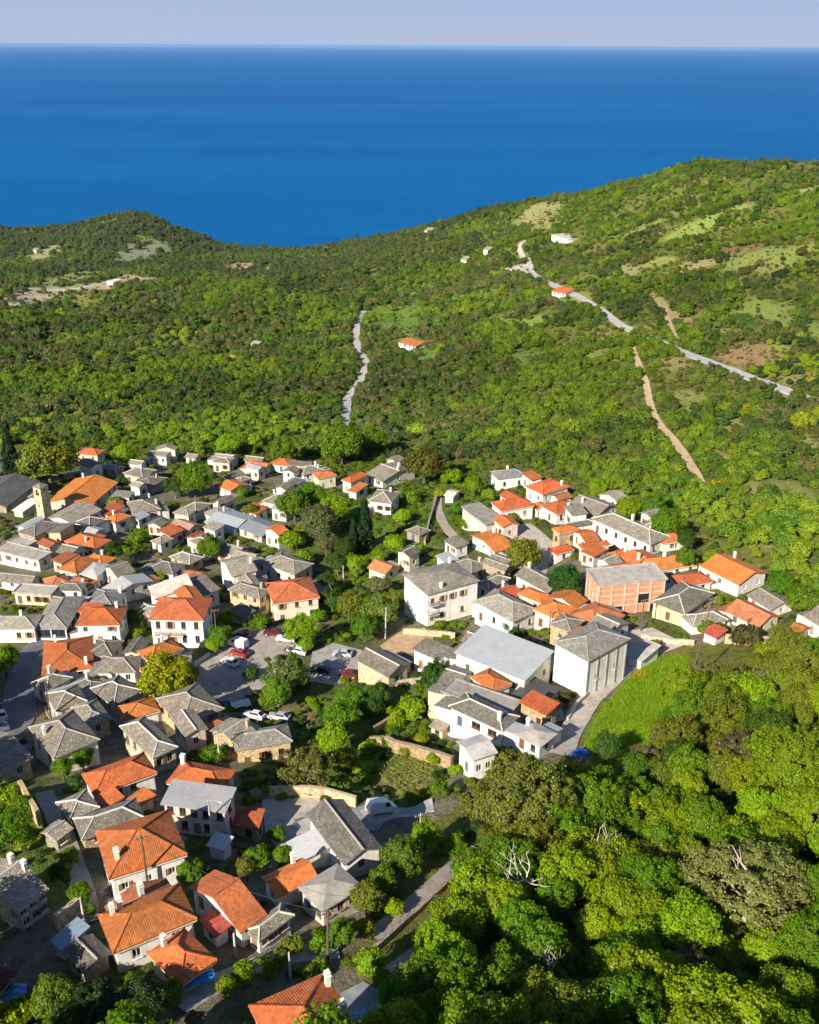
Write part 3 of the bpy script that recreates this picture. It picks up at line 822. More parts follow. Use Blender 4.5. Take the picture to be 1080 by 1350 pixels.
            r0, r1 = (0, -sy/2), (0, sy/2); f_s = [[B_, C_, r1, r0], [D_, A_, r0, r1]]; ridges = [(r0, r1)]
        else:
            f_s = [[A_, B_, C_, D_]] if kind == 'sy' else [[D_, A_, B_, C_]]
            if kind == 'sx': f_s = [[D_, A_, B_, C_]]
        sag = .05
        for f_ in f_s:
            top = [pt(q_, rhh(*q_) + T) for q_ in f_]; bot = [pt(q_, rhh(*q_)) for q_ in f_]
            s.face(top, 0); s.face(bot[::-1], 1)
        rim = [A_, B_, C_, D_]
        for i in range(4):
            p, q_ = rim[i], rim[(i + 1) % 4]; md = ((p[0] + q_[0]) / 2, (p[1] + q_[1]) / 2)
            lo = [pt(k, rhh(*k)) for k in (p, md, q_)]; hi = [pt(k, rhh(*k) + T) for k in (p, md, q_)]
            s.face([lo[0], lo[1], hi[1], hi[0]], 1); s.face([lo[1], lo[2], hi[2], hi[1]], 1)
    rmat = M[rm]; emat = M['mortar'] if rm in ('slate', 'tile') else M['concrete']
    ro = s.build('roof', [rmat, emat], E, color=rc)
    if rm == 'tile' or eave:                                   # plastered cornice under the tiles
        s = MB(); t = .24
        for cxy, d in (((0, -sy/2+.2), (sx-.1, .3)), ((0, sy/2-.2), (sx-.1, .3)), ((-sx/2+.2, 0), (.3, sy-.7)), ((sx/2-.2, 0), (.3, sy-.7))):
            s.box((*cxy, hw - t / 2 - .003), (*d, t))
        if kind in ('hip', 'pyr', 'flat'): s.build('cornice', M['plaster'], E, color=tuple(min(.84, k * 1.04) for k in wc) if wm == 'plaster' else (.66, .6, .5))
    caps = caps if caps is not None else (rm in ('slate', 'tile'))
    if caps:
        ccol = (.60, .56, .50) if rm == 'slate' and rnd.random() < .45 else ((.36, .34, .31) if rm == 'slate' else tuple(k * .92 for k in rc))
        for (p, q_) in ridges:
            s = MB(); w_ = .13
            P, Q = Vector(pt(p, rhh(*p) + T)), Vector(pt(q_, rhh(*q_) + T))
            d = (Q - P).normalized(); sd = d.cross(Vector((0, 0, 1))).normalized() * w_; up = Vector((0, 0, .13)); dn = Vector((0, 0, -.08))
            a_ = [P - sd + dn, P - sd * .5 + up, P + sd * .5 + up, P + sd + dn]; b_ = [Q - sd + dn, Q - sd * .5 + up, Q + sd * .5 + up, Q + sd + dn]
            for i in range(3): s.face([a_[i + 1], a_[i], b_[i], b_[i + 1]])
            s.face(a_); s.face(b_[::-1])
            s.build('ridge_cap', M['mortar'] if rm == 'slate' else M['tile'], ro, color=ccol)
    if ch is None: ch = [(rnd.uniform(-.3, .3), rnd.uniform(-.1, .3))] if rm in ('slate', 'tile') and rnd.random() < .75 and min(sx, sy) > 5 else []
    for (fx, fy) in ch:
        x, y = fx * sx, fy * sy; z = hw + rhh(x, y) + T
        s = MB(); hh = rnd.uniform(1.0, 1.4); w_ = rnd.uniform(.5, .66)
        s.box((x, y, z + hh / 2 - .4), (w_, w_ * .85, hh + .6)); s.box((x, y, z + hh - .06), (w_ + .16, w_ * .85 + .16, .1))
        for k in (-1, 1): s.box((x + k * w_ * .36, y, z + hh + .11), (.1, w_ * .8, .24))
        s.box((x, y, z + hh + .27), (w_ + .1, w_ * .95, .08))
        s.build('chimney', M['plaster'], ro, color=(.78, .75, .69) if wm == 'plaster' or rnd.random() < .4 else (.45, .38, .30))
    # lean-to additions against the back and side walls
    if cat == 'house' and group.startswith('houses') and min(sx, sy) > 4.5 and c.y > 135:
        for side in ('back', 'side'):
            if rnd.random() > .55: continue
            w_ = rnd.uniform(.45, .9) * (iw if side == 'back' else ih); dp = rnd.uniform(2.0, 3.6); hh = min(hw * .8, rnd.uniform(2.3, 2.9)); dr = rnd.uniform(.35, .8)
            sh = (ih - 0.0) / 2 if side == 'back' else iw / 2
            off = rnd.uniform(-.5, .5) * ((iw if side == 'back' else ih) - w_)
            s = MB()
            q_ = [(-w_/2, 0), (w_/2, 0), (w_/2, dp), (-w_/2, dp)]
            for i in range(1, 4):
                p_, n_ = q_[i], q_[(i + 1) % 4]
                s.face([(p_[0], p_[1], zb), (n_[0], n_[1], zb), (n_[0], n_[1], hh - dr * n_[1] / dp), (p_[0], p_[1], hh - dr * p_[1] / dp)])
            lt = s.build('lean_to', M[wm], E, color=tuple(k * .95 for k in wc))
            lt.location = (off, sh + .004, 0) if side == 'back' else (-sh - .004, off, 0); lt.rotation_euler = (0, 0, 0 if side == 'back' else math.pi / 2)
            s = MB(); o_ = .25; zt = lambda y: hh - dr * y / dp
            tp = [(-w_/2-o_, .03, zt(0)+.14), (w_/2+o_, .03, zt(0)+.14), (w_/2+o_, dp+o_, zt(dp+o_)+.14), (-w_/2-o_, dp+o_, zt(dp+o_)+.14)]
            s.face(tp, 0); bt__ = [(x, y, z - .12) for x, y, z in tp]; s.face(bt__[::-1], 0)
            for i in range(4): s.face([bt__[i], bt__[(i + 1) % 4], tp[(i + 1) % 4], tp[i]], 0)
            k_ = rnd.choice(['sheet', 'slate', 'slate', 'tile', 'concrete'])
            s.build('lean_to_roof', M[k_], lt, color={'sheet': (.36, .37, .39), 'slate': (.25, .235, .205), 'tile': (.50, .14, .04), 'concrete': (.38, .35, .32)}[k_])
    for bc in (balc or []):                                    # (side, from, to, floor height, colour)
        sd_, a0, a1_, z, cc = bc
        o, u, w_, _ = sides[0 if sd_ == 'lf' else 1]
        th = math.atan2(u[1], u[0]); nrm = Vector(u).cross(Vector((0, 0, 1)))
        p = Vector(o) + Vector(u) * (w_ * (a0 + a1_) / 2) + Vector((0, 0, z)); bw = w_ * (a1_ - a0)
        s = MB(); s.box((0, -.55, 0), (bw, 1.1, .14))
        bo = s.build('balcony', M['concrete'], E, color=(.6, .56, .5)); bo.location = p; bo.rotation_euler = (0, 0, th)
        s = MB()
        for zz in (.25, .95): s.box((0, -1.06, zz + .05), (bw, .05, .06)); s.box((-bw/2 + .02, -.53, zz + .05), (.05, 1.0, .06)); s.box((bw/2 - .02, -.53, zz + .05), (.05, 1.0, .06))
        nb = max(3, int(bw / .16))
        for i in range(nb + 1): s.box((-bw/2 + .03 + (bw - .06) * i / nb, -1.06, .6), (.04, .04, .75), bottom=False)
        s.build('railing', M['wood'] if cc[0] < .4 else M['paint'], bo, color=cc)
    DIM[E.name] = (sx, sy, hw, ov)
    return E

# name, label, roof shape, roof, wall, left / near / right eave corner, height of the near wall on the sight line, options
H = house
# --- foreground, lower left
H('tiled_house','orange tiled house with two white chimneys, lowest in the village, by the cobbled yard','hip','o','c',(319,1336),(388,1444),(496,1406),44,rh=1.9,ch=[(-.34,.44),(.0,.42)],lf=(3,2),roofc=(.50,.115,.03))
H('tiled_house','big orange hipped house above the dark garden trees','hip','o','w',(123,1212),(152,1256),(260,1219),30,ch=[(-.30,-.35),(-.38,-.25)],rh=3.2,lf=(3,1))
H('tiled_wing','dark red tiled wing behind the big orange house with the chimney shadows','gx','d','w',(133,1206),(150,1212),(232,1182),18,ch=[(.35,.0)],rh=1.6,lf=(0,0),fr=(0,0))
H('tiled_wing','low ribbed orange tiled wing with a tall white chimney, above a blue tarp','hip','o','c',(182,1268),(237,1300),(294,1276),17,ch=[(-.36,-.15)],rh=1.7,lf=(1,1))
H('shed','maroon tin shed half out of the picture beside a blue tarp','sx','r','n',(-60,1310),(4,1312),(34,1290),15,caps=False,roofc=(.12,.03,.03),door=0)
H('stone_house','beige stone house with a slate roof and two white chimneys at the picture edge','gy','l','g',(-52,1172),(24,1203),(73,1180),28,ch=[(-.12,.36),(.12,.40)],lf=(3,1),fr=(3,2),rh=2.6,wallc=(.52,.46,.38))
H('tiled_house','large orange hipped house with a tall wooden pole before its white wall','hip','o','w',(113,1103),(146,1158),(248,1137),31,ch=[(.25,-.34)],rh=3.4,fr=(3,1),lf=(2,1),ww=.8,wh=1.0)
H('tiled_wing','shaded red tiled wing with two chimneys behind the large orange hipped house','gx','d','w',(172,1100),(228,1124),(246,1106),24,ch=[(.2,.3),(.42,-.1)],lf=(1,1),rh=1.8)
H('slate_house','greenish grey slate house with pale ridges right above the large orange hipped roof','hip','s','t',(92,1083),(110,1108),(192,1084),15,rh=2.2,ch=[])
H('slate_house','small slate roof beside a narrow lane, next to the greenish slate house','hip','s','g',(72,1061),(92,1083),(132,1067),14,ch=[])
H('ruin','collapsing grey stone hut among bushes over the beige stone house','gy','l','g',(55,1100),(75,1112),(96,1095),12,ch=[],lf=(0,0),fr=(1,1))
H('tiled_house','white house with a long orange hipped roof over two small orange lean-to roofs','hip','o','w',(105,1024),(126,1049),(207,1023),17,rh=2.2,ch=[],fr=(4,1))
H('lean_to','first small bright orange lean-to roof, at the foot of the long orange hipped house','sy','o','p',(122,1058),(139,1071),(166,1060),9,lf=(0,0),fr=(0,0),ch=[],caps=False)
H('lean_to','second small bright orange lean-to, nearer the pinkish house','sy','o','p',(166,1060),(184,1070),(208,1057),9,lf=(0,0),fr=(0,0),ch=[],caps=False)
H('tiled_house','orange roofed upper floor of the pinkish house with a grey metal roof','hip','o','p',(219,1036),(290,1046),(314,1018),24,rh=2.0,ch=[(-.42,.3)],lf=(0,0))
H('metal_roof_house','pinkish white house under a flat grey metal roof, street lamp in front','sy','m','p',(216,1058),(296,1072),(306,1044),36,lf=(5,2),rh=.6,roofc=(.30,.305,.32),ch=[],caps=False,fc=(.2,.09,.05),door=3,fr=(1,2))
H('annex','stone annex with a red tiled terrace roof beside the pinkish house','sy','r','t',(287,1086),(340,1094),(347,1074),20,lf=(2,1),ch=[],caps=False,rh=.8)
H('tiled_house','orange gabled house with a shaded bluish wall, down the lane from the grey metal shed','gy','o','w',(251,1172),(316,1230),(350,1206),22,rh=2.3,ch=[],lf=(3,1),roofc=(.52,.14,.04))
H('slate_house','mottled slate roof abutting the orange gabled house','hip','l','w',(316,1234),(342,1243),(394,1214),17,rh=1.7,ch=[],fr=(3,1))
H('tiled_house','small orange roof joined to the ruined grey concrete roof','gy','o','w',(343,1160),(366,1184),(420,1160),16,ch=[(-.42,.25)],rh=1.5,fr=(0,0))
H('flat_roof_house','worn grey concrete roof over half ruined pale walls','hip','c','n',(393,1172),(426,1202),(478,1172),22,rh=1.0,ch=[],lf=(2,1),fr=(3,1),wallc=(.6,.55,.47))
H('shed','white shed with a smooth grey metal roof beside the broken slate house','sy','m','w',(377,1113),(394,1138),(440,1124),14,rh=.9,ch=[],caps=False,lf=(1,1),fr=(0,0))
H('slate_house','white walled house with a broken patchy slate roof near the parked white van','gx','S','w',(407,1075),(454,1140),(502,1119),22,rh=1.9,ch=[],lf=(3,1),fr=(1,1))
H('shed','low dark slate shed in shade between the beige stone house and the big orange house','gx','S','g',(84,1268),(112,1292),(150,1268),8,ch=[],lf=(1,1),fr=(0,0))
H('shed','long low shed with a bluish metal roof behind the low dark slate shed','sy','m','n',(66,1252),(84,1262),(122,1236),8,ch=[],caps=False,lf=(0,0),fr=(0,0),door=0,roofc=(.20,.26,.34))
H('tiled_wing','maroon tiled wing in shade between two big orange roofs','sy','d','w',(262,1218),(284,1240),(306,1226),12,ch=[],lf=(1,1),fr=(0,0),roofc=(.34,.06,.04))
H('shed','small white shed with a grey roof beside the annex stairs','sy','m','w',(272,1122),(296,1128),(310,1112),9,ch=[],caps=False,lf=(0,0),fr=(0,0),door=0)
# --- left side, middle distance
H('stone_house','pale stone house with a slate hip beside a deep shaded gap','hip','l','g',(154,962),(201,1000),(236,988),20,rh=1.9,ch=[],lf=(4,1),fr=(2,1),wallc=(.58,.52,.43))
H('slate_house','slate house with bright mortared ridges and a white side wall','hip','s','w',(37,962),(72,1000),(131,977),22,rh=2.4,ch=[(-.1,-.35)],lf=(2,1))
H('slate_house','slate roof at the picture edge with a pale ridge, above a stone wall','gy','l','g',(-45,985),(8,1018),(45,1002),18,rh=2.2,ch=[],lf=(2,1))
H('slate_house','slate hip with white mortar lines over a tan wall','hip','s','t',(86,938),(112,960),(149,952),17,rh=2.0,ch=[],wallc=(.6,.48,.33))
H('slate_house','slate house with a recessed white balcony facing the shaded street','hip','s','w',(56,918),(74,938),(116,928),20,rh=1.9,ch=[],lf=(1,2),balc=[('lf',.1,.9,.4,(.2,.1,.06))],wallc=(.74,.64,.52))
H('slate_house','slate house with a pale parapet and chimney under the courtyard orange roof','hip','s','w',(37,904),(62,913),(98,896),16,rh=1.4,ch=[(-.4,.2)])
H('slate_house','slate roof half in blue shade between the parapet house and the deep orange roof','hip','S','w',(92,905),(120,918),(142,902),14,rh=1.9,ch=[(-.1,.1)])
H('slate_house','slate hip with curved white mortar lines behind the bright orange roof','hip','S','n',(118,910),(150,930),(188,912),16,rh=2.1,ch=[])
H('tiled_house','small bright orange roof between slate roofs, beside the big brown slate roof','pyr','o','w',(144,937),(164,952),(213,944),10,rh=1.7,ch=[],lf=(1,1),fr=(2,1))
H('slate_house','big brown slate roof with a tan stone front below the round yellow tree','hip','s','t',(199,926),(240,957),(298,939),15,rh=2.6,ch=[],roofc=(.28,.245,.19),wallc=(.60,.46,.28))
H('stone_house','tan stone cottage with a bright sunlit front on the grass','hip','l','t',(312,987),(384,978),(372,957),25,rh=1.6,ch=[],lf=(3,1),roofc=(.28,.27,.25),wallc=(.66,.52,.33))
H('stone_annex','slate roofed annex behind the tan stone cottage','gy','l','t',(288,958),(314,984),(330,962),20,rh=1.3,ch=[(.2,.4)],lf=(1,1))
H('tiled_house','orange house wrapped round a small open court, chimneys at two corners','hip','o','w',(53,850),(57,890),(122,884),10,rh=2.2,ch=[(-.36,-.25),(.40,.36)],lf=(1,1),seed=4)
H('slate_house','slate house with a white front wall beside the orange court house','hip','s','w',(128,886),(178,887),(184,866),16,rh=1.9,ch=[],lf=(3,1))
H('slate_house','dark slate roof squeezed behind the orange court house','hip','S','n',(117,862),(148,866),(160,846),14,rh=1.6,ch=[])
H('tiled_house','orange hipped roof with white chimney just behind the round yellow tree','hip','o','w',(172,864),(200,874),(247,861),20,rh=1.9,ch=[(-.3,.2)])
H('tiled_house','tall white house with two dark balconies and a red hipped roof','hip','o','w',(199,815),(267,818),(275,790),36,rh=2.5,ch=[],lf=(4,2),balc=[('lf',.07,.33,3.2,(.18,.07,.05)),('lf',.36,.62,3.2,(.18,.07,.05))],roofc=(.50,.12,.045),wh=1.7,fc=(.32,.2,.14))
H('tiled_house','white house with an orange hipped roof and a brick chimney, in front of grey slate','hip','o','w',(102,823),(157,824),(163,801),26,rh=2.2,ch=[(.3,.25)],lf=(3,2),door=2)
H('slate_house','long slate house with blue shopfront doors under its gable','hip','l','w',(46,828),(88,829),(109,788),17,rh=1.9,ch=[],lf=(2,1),fc=(.10,.22,.42),ww=3.0,wh=2.0,door=0,roofc=(.30,.29,.29))
H('slate_house','low white house with tan doors beside the blue shopfront','hip','l','w',(-14,828),(45,829),(52,812),19,rh=1.5,ch=[(.1,.2)],lf=(4,1),fc=(.45,.26,.1))
H('ruin','roofless cream walled ruin with empty windows','flat','c','y',(20,780),(66,786),(72,774),14,ch=[],lf=(4,1),wallc=(.72,.60,.38))
H('slate_house','wide pale slate roof over a long low hall beside the alley','gx','m','n',(128,779),(150,786),(206,770),12,rh=1.6,ch=[],roofc=(.38,.38,.38))
H('slate_house','bluish grey slate roof directly behind the brick chimney','hip','S','w',(111,800),(150,803),(166,780),16,rh=1.8,ch=[(.35,.3)],roofc=(.22,.225,.24))
H('flat_roof_house','white house with a pinkish pebble roof beside the red hipped roof','sy','W','w',(184,777),(204,790),(257,786),17,rh=1.6,ch=[],caps=False,lf=(1,1),roofc=(.60,.53,.47))
H('slate_house','slate roof with a blue shaded side behind the pinkish pebble roof','gy','s','w',(236,765),(268,786),(288,776),16,rh=1.7,ch=[])
H('stone_house','tan stone house with a pale slate roof above the car park','hip','l','t',(293,784),(342,790),(368,782),24,rh=2.0,ch=[(.3,.2)],lf=(3,2),fr=(2,2),wallc=(.68,.55,.36))
H('tiled_house','cream house with an orange hipped roof and dark loggia above the car park','hip','o','c',(360,791),(420,787),(398,763),27,rh=2.3,ch=[],lf=(3,2),roofc=(.50,.13,.045))
H('slate_house','white gabled house with a slate roof above the tan stone house','gy','l','w',(286,741),(306,760),(340,754),24,rh=1.9,ch=[(.2,.4)],lf=(2,1),fr=(0,0))
H('slate_house','slate roofed house deep in shade beside the cream house with the loggia','hip','s','n',(346,742),(388,758),(412,744),18,rh=1.8,ch=[])
H('stone_hut','small tan stone house with one white gable beside the shaded car park','gx','s','t',(471,870),(512,893),(538,877),19,rh=1.5,ch=[],lf=(0,0),fr=(1,1),wallc=(.62,.53,.40))
# --- upper left of the village
H('hall','long dark slate hall at the picture edge beneath the dark conifers','gy','S','g',(-48,660),(8,668),(44,635),8,rh=2.6,ch=[],cat='hall',lf=(2,1),roofc=(.11,.115,.125))
H('hall','large orange roofed hall next to the bell tower, tallest roof near the wood','gy','o','n',(68,657),(118,667),(143,636),10,rh=2.4,ch=[(-.28,.46)],cat='hall',roofc=(.62,.20,.03))
H('tiled_annex','small orange annex under the big hall roof','sx','r','n',(84,672),(104,680),(120,666),8,ch=[],lf=(0,0),fr=(0,0),caps=False,roofc=(.45,.14,.06))
H('shed','low shed with a pale flat roof left of the bell tower','sy','W','n',(19,672),(30,676),(48,664),7,ch=[],caps=False,lf=(0,0),fr=(0,0),door=0)
H('slate_house','light grey slate house with white gable directly right of the bell tower','gy','l','w',(66,682),(97,692),(130,672),12,rh=1.6,ch=[],lf=(2,1))
H('slate_house','dark pyramid slate roof over white arches between two orange roofs','pyr','S','w',(98,690),(118,697),(140,686),12,rh=2.0,ch=[])
H('tiled_house','small orange hipped house with one white chimney near the bell tower','hip','o','w',(136,685),(152,690),(175,682),13,rh=1.5,ch=[(-.2,-.1)])
H('slate_house','white house with a concave slate hip and twin chimneys','hip','l','w',(162,664),(176,678),(213,674),12,rh=2.2,ch=[(-.4,.3),(.1,.42)])
H('tiled_house','lone orange roofed cottage at the upper edge of the village under the wood','hip','o','c',(102,598),(128,601),(138,594),10,rh=1.5,ch=[])
H('flat_roof_house','boxy white house with a flat grey roof among the trees at the wood edge','flat','c','w',(194,600),(219,602),(224,597),12,ch=[],lf=(3,1))
H('cottage','tiny white cottage by the wood edge, right of the boxy white house','gx','l','w',(245,602),(258,605),(263,600),7,rh=1.0,ch=[])
H('stone_house','stone house with a chimney stub behind the big orange hall','hip','s','g',(132,617),(152,622),(166,617),9,rh=1.4,ch=[(-.4,.1)])
H('stone_house','tan plastered house with a slate hip among dark sheds','hip','s','c',(166,623),(188,630),(202,620),11,rh=1.8,ch=[(.1,.0)],wallc=(.62,.52,.42))
H('slate_house','broken dark slate roofs in shade below the tan plastered house','hip','S','g',(176,636),(198,643),(217,630),9,rh=1.3,ch=[(.2,.2)])
H('slate_house','dark slate pyramid house at the edge of shade, pale wall to the lane','pyr','s','n',(241,670),(258,677),(274,664),11,rh=1.9,ch=[])
H('stone_house','tan stone church house with arched windows below the bell tower','hip','S','t',(22,702),(46,708),(82,692),16,rh=1.6,ch=[],lf=(2,1),fr=(3,1),wallc=(.62,.48,.29))
H('stone_house','narrow tan house with dark window pair beside the church house','sx','S','y',(63,702),(80,706),(98,694),17,rh=.9,ch=[],lf=(2,1),wallc=(.60,.47,.28),caps=False)
H('tiled_house','white house with an orange hip and tall chimney between olive shrubs','hip','o','w',(83,716),(124,725),(149,714),9,rh=2.0,ch=[(.1,-.25)])
H('flat_roof_house','white terraced house with flat roofs at the picture edge','flat','C','w',(-10,727),(50,740),(70,730),14,ch=[],lf=(5,1),fr=(1,1))
H('flat_roof_block','upper white block of the terraced house at the picture edge','flat','c','w',(0,720),(26,726),(52,716),10,ch=[],lf=(2,1))
H('tiled_house','orange gabled house of the cluster with a deep valley between its roofs','hip','o','c',(79,749),(101,756),(126,738),10,rh=2.0,ch=[])
H('tiled_house','orange hip at the right of the cluster with a small chimney','hip','o','w',(108,740),(134,748),(151,736),11,rh=1.9,ch=[(0,.3)])
H('tiled_house','dull orange hip nearest the slate roofs at the picture edge','hip','o','n',(49,768),(66,779),(97,775),7,rh=2.0,ch=[],roofc=(.50,.17,.06))
H('tiled_house','orange hip with a pale chimney right below the orange cluster','hip','o','c',(93,768),(112,778),(126,768),7,rh=2.0,ch=[(.3,-.3)])
H('slate_house','slate roof with bushes on it, at the picture edge above the ruin','gx','s','w',(-10,766),(40,771),(52,760),9,rh=1.6,ch=[])
H('cottage','pale pink cottage with a faded tile roof in the upper village','gx','d','p',(219,696),(247,702),(269,694),11,rh=1.3,ch=[],roofc=(.42,.25,.18))
H('cottage','red end wall cottage beside the faded tile roof','gy','r','w',(246,709),(260,714),(272,706),10,rh=1.2,ch=[])
H('cottage','pale grey cottage in the olive shrubs under the pink cottage','hip','l','w',(199,714),(212,719),(228,711),10,rh=1.2,ch=[])
H('slate_house','slate hip with an ochre wall below the pink cottage','hip','s','y',(220,737),(250,745),(272,737),9,rh=1.6,ch=[])
H('slate_house','slate hip half covered by a green shrub beside the pale hall roof','hip','S','w',(196,750),(228,758),(242,744),12,rh=2.0,ch=[])
H('cottage','white cottage with a grey roof at the wood edge, left of the orange pair','gx','l','w',(280,606),(303,609),(312,600),9,rh=1.2,ch=[])
H('tiled_house','long low orange roof left of the orange and white house at the wood edge','gx','o','n',(322,618),(347,621),(361,612),6,rh=1.2,ch=[],roofc=(.62,.20,.06))
H('tiled_house','orange hip over a white wall beside the white slate house at the wood edge','hip','o','w',(359,612),(381,615),(389,607),9,rh=1.5,ch=[])
H('slate_house','bright white house with grey slate hip and two chimneys at the wood edge','hip','l','w',(386,620),(400,627),(428,621),10,rh=1.8,ch=[(-.1,.35),(.3,.3)])
H('tiled_house','orange twin gable cottage among trees in the upper village','gx','o','w',(288,641),(304,648),(326,640),9,rh=1.3,ch=[],roofc=(.66,.17,.04))
H('slate_house','slate roof cottage just above the orange twin gable cottage','gy','s','g',(296,628),(309,633),(321,625),7,rh=1.4,ch=[])
H('slate_house','white bay fronted slate house beneath the dark slate ruins','hip','s','w',(343,664),(376,667),(396,657),13,rh=2.1,ch=[(-.35,.3)],lf=(3,1))
H('slate_house','dark slate roof over a white terrace wall in the upper village','hip','S','w',(372,640),(386,645),(398,632),9,rh=1.6,ch=[])
H('slate_house','slate house stepping down behind the white bay fronted house','hip','s','w',(378,654),(392,661),(398,648),9,rh=1.3,ch=[])
H('metal_roof_house','long house with a grey metal roof and skylights in the upper village','gx','m','n',(268,690),(308,700),(342,684),8,rh=1.6,ch=[(-.4,.2)],roofc=(.34,.36,.38))
H('metal_roof_house','building with a steel blue shaded roof beside the grey metal roof','gx','M','n',(308,700),(345,708),(380,698),8,rh=1.4,ch=[],roofc=(.20,.22,.25))
H('slate_house','slate house with pale wall behind the long grey metal roof','hip','s','w',(266,678),(288,684),(312,674),9,rh=1.4,ch=[(-.3,.2)])
H('slate_house','low slate roof beside the tree under the steel blue roof','gx','s','n',(286,726),(312,734),(326,722),10,rh=1.4,ch=[(.1,.3)])
H('tiled_house','white house with two stepped orange roofs beside the tall conifer','hip','o','w',(453,632),(463,637),(483,626),14,rh=1.4,ch=[])
H('tiled_annex','lower orange annex of the stepped house beside the tall conifer','sy','o','w',(460,646),(470,650),(484,641),9,ch=[],caps=False)
H('slate_house','white house with long slate roof at the top of the valley','gx','l','w',(482,626),(505,635),(547,618),9,rh=1.8,ch=[(.1,.2),(.4,.0)],fr=(1,1))
H('slate_house','white house with a steep grey slate hip just right of the tall conifer','hip','s','w',(486,661),(516,664),(528,650),15,rh=2.3,ch=[(.2,.2)],lf=(3,1))
H('stone_hut','round roofed stone hut on the green valley slope','hip','s','g',(535,700),(553,707),(568,700),9,rh=1.8,ch=[],roofc=(.22,.19,.17))
H('cottage','pink roofed shed at the head of the stone lane','gx','W','w',(586,655),(598,658),(606,650),5,rh=.7,ch=[],lf=(0,0))
H('tiled_house','weathered orange roof behind olive trees left of the three storey white house','gx','o','c',(480,752),(508,758),(532,750),9,rh=1.4,ch=[],roofc=(.50,.20,.08))
# --- right half of the village
H('slate_house','uppermost white house on the right with a grey slate roof under the wood','hip','s','w',(644,623),(657,632),(696,629),15,rh=1.7,ch=[(-.2,.0)],roofc=(.24,.25,.27))
H('tiled_house','bright orange hip over a long white wall beside the concrete ruin','hip','o','w',(648,663),(662,674),(704,667),16,rh=2.0,ch=[])
H('ruin','roofless concrete shell with pale walls beside the bright orange hip','flat','c','n',(615,668),(640,692),(660,684),12,ch=[],lf=(0,0),fr=(0,0),door=0)
H('tiled_house','long narrow orange roof sloping down beside the stone lane','gy','o','w',(625,706),(652,728),(676,720),9,rh=1.2,ch=[(-.3,.4)])
H('tiled_house','white house with a bright red roof and white chimney at the upper right','hip','o','w',(692,642),(716,652),(751,642),15,rh=1.7,ch=[(.35,.3)],roofc=(.66,.13,.04))
H('tiled_house','orange stepped roof just below the bright red roof house','hip','o','w',(711,668),(734,678),(766,671),14,rh=1.7,ch=[(.35,.1)])
H('slate_house','grey slate roofs with white ridge beside the orange stepped roof','gx','s','n',(748,668),(786,682),(816,668),9,rh=2.2,ch=[(-.2,-.2)])
H('slate_house','bright white house with a dark slate hip in the middle of the right cluster','hip','S','w',(729,693),(745,697),(790,695),18,rh=1.5,ch=[],caps=True,roofc=(.17,.18,.16),fr=(3,1))
H('slate_house','long white house with a slate roof stretching toward the wood','hip','l','w',(787,683),(856,718),(875,705),16,rh=2.2,ch=[(-.1,.42),(.2,.42)],lf=(6,1))
H('tiled_house','orange roofed house with awning next to the end of the long slate house','hip','o','w',(857,707),(874,717),(906,715),12,rh=1.8,ch=[],roofc=(.55,.16,.05))
H('tiled_house','red brown hip over an open porch beside the red pyramid roof','hip','r','c',(758,719),(768,723),(807,721),18,rh=1.8,ch=[],fr=(2,1),roofc=(.42,.10,.035))
H('tiled_house','small red pyramid roof in front of the bright white slate house','hip','o','w',(719,725),(733,731),(760,727),13,rh=1.6,ch=[],roofc=(.55,.09,.03))
brick_house = H('unfinished_building','unfinished concrete frame building filled with hollow red brick under a flat slab','flat','c','p',(772,752),(790,772),(879,766),42,cat='unfinished building',ch=[],lf=(0,0),fr=(0,0),door=0,wallc=(.64,.44,.34))
H('tiled_house','orange roof peeping over the flat slab of the brick building','hip','o','w',(796,732),(812,737),(838,732),9,rh=1.4,ch=[(.2,.2)])
H('tiled_house','wide orange roof behind the red roofed white house','hip','o','w',(838,741),(866,754),(928,750),8,rh=2.0,ch=[(-.2,-.1)],roofc=(.55,.19,.05))
H('tiled_house','orange roof with a small dormer between the brick building and the wide orange roof','gx','o','n',(812,740),(836,748),(872,738),8,rh=1.5,ch=[(.3,-.2)],roofc=(.55,.16,.05))
H('tiled_house','white walled house with a plain red roof beneath the wide orange roof','hip','r','w',(875,762),(898,774),(944,771),15,rh=1.7,ch=[],roofc=(.48,.10,.035))
H('tiled_house','long orange house with white walls at the right end of the village','gx','o','w',(924,748),(974,771),(1013,757),16,rh=2.0,ch=[(-.3,.4)],lf=(3,1))
H('slate_house','slate roof stepping down behind the long orange house at the village end','gx','s','w',(996,783),(1016,805),(1037,790),11,rh=1.2,ch=[])
H('slate_house','broad old slate roof with an ochre wall right of the brick building','hip','s','y',(845,804),(903,810),(968,794),17,rh=2.0,ch=[],roofc=(.20,.185,.16),wallc=(.66,.54,.34),lf=(1,1),fr=(2,1))
H('slate_house','slate roof with white mortar lines next to the broad old slate roof','hip','l','w',(893,813),(914,826),(962,821),12,rh=1.9,ch=[])
H('tiled_house','rusty orange roof above the tan garden wall at the right','gx','o','c',(946,812),(1000,828),(1043,822),9,rh=1.9,ch=[],roofc=(.50,.18,.08))
H('lean_to','bright red lean-to roof with white edge below the slate roofs','sy','r','w',(925,838),(944,846),(960,838),6,ch=[],caps=False,lf=(0,0),fr=(0,0),roofc=(.50,.08,.05))
H('slate_house','white house cut by the picture edge at the right end of the village','gx','s','w',(1062,812),(1085,828),(1120,815),17,rh=1.6,ch=[],lf=(1,1))
H('tiled_house','small striped orange roof at the wood edge by the cut off white house','gx','o','n',(1036,836),(1052,842),(1070,832),7,rh=1.1,ch=[])
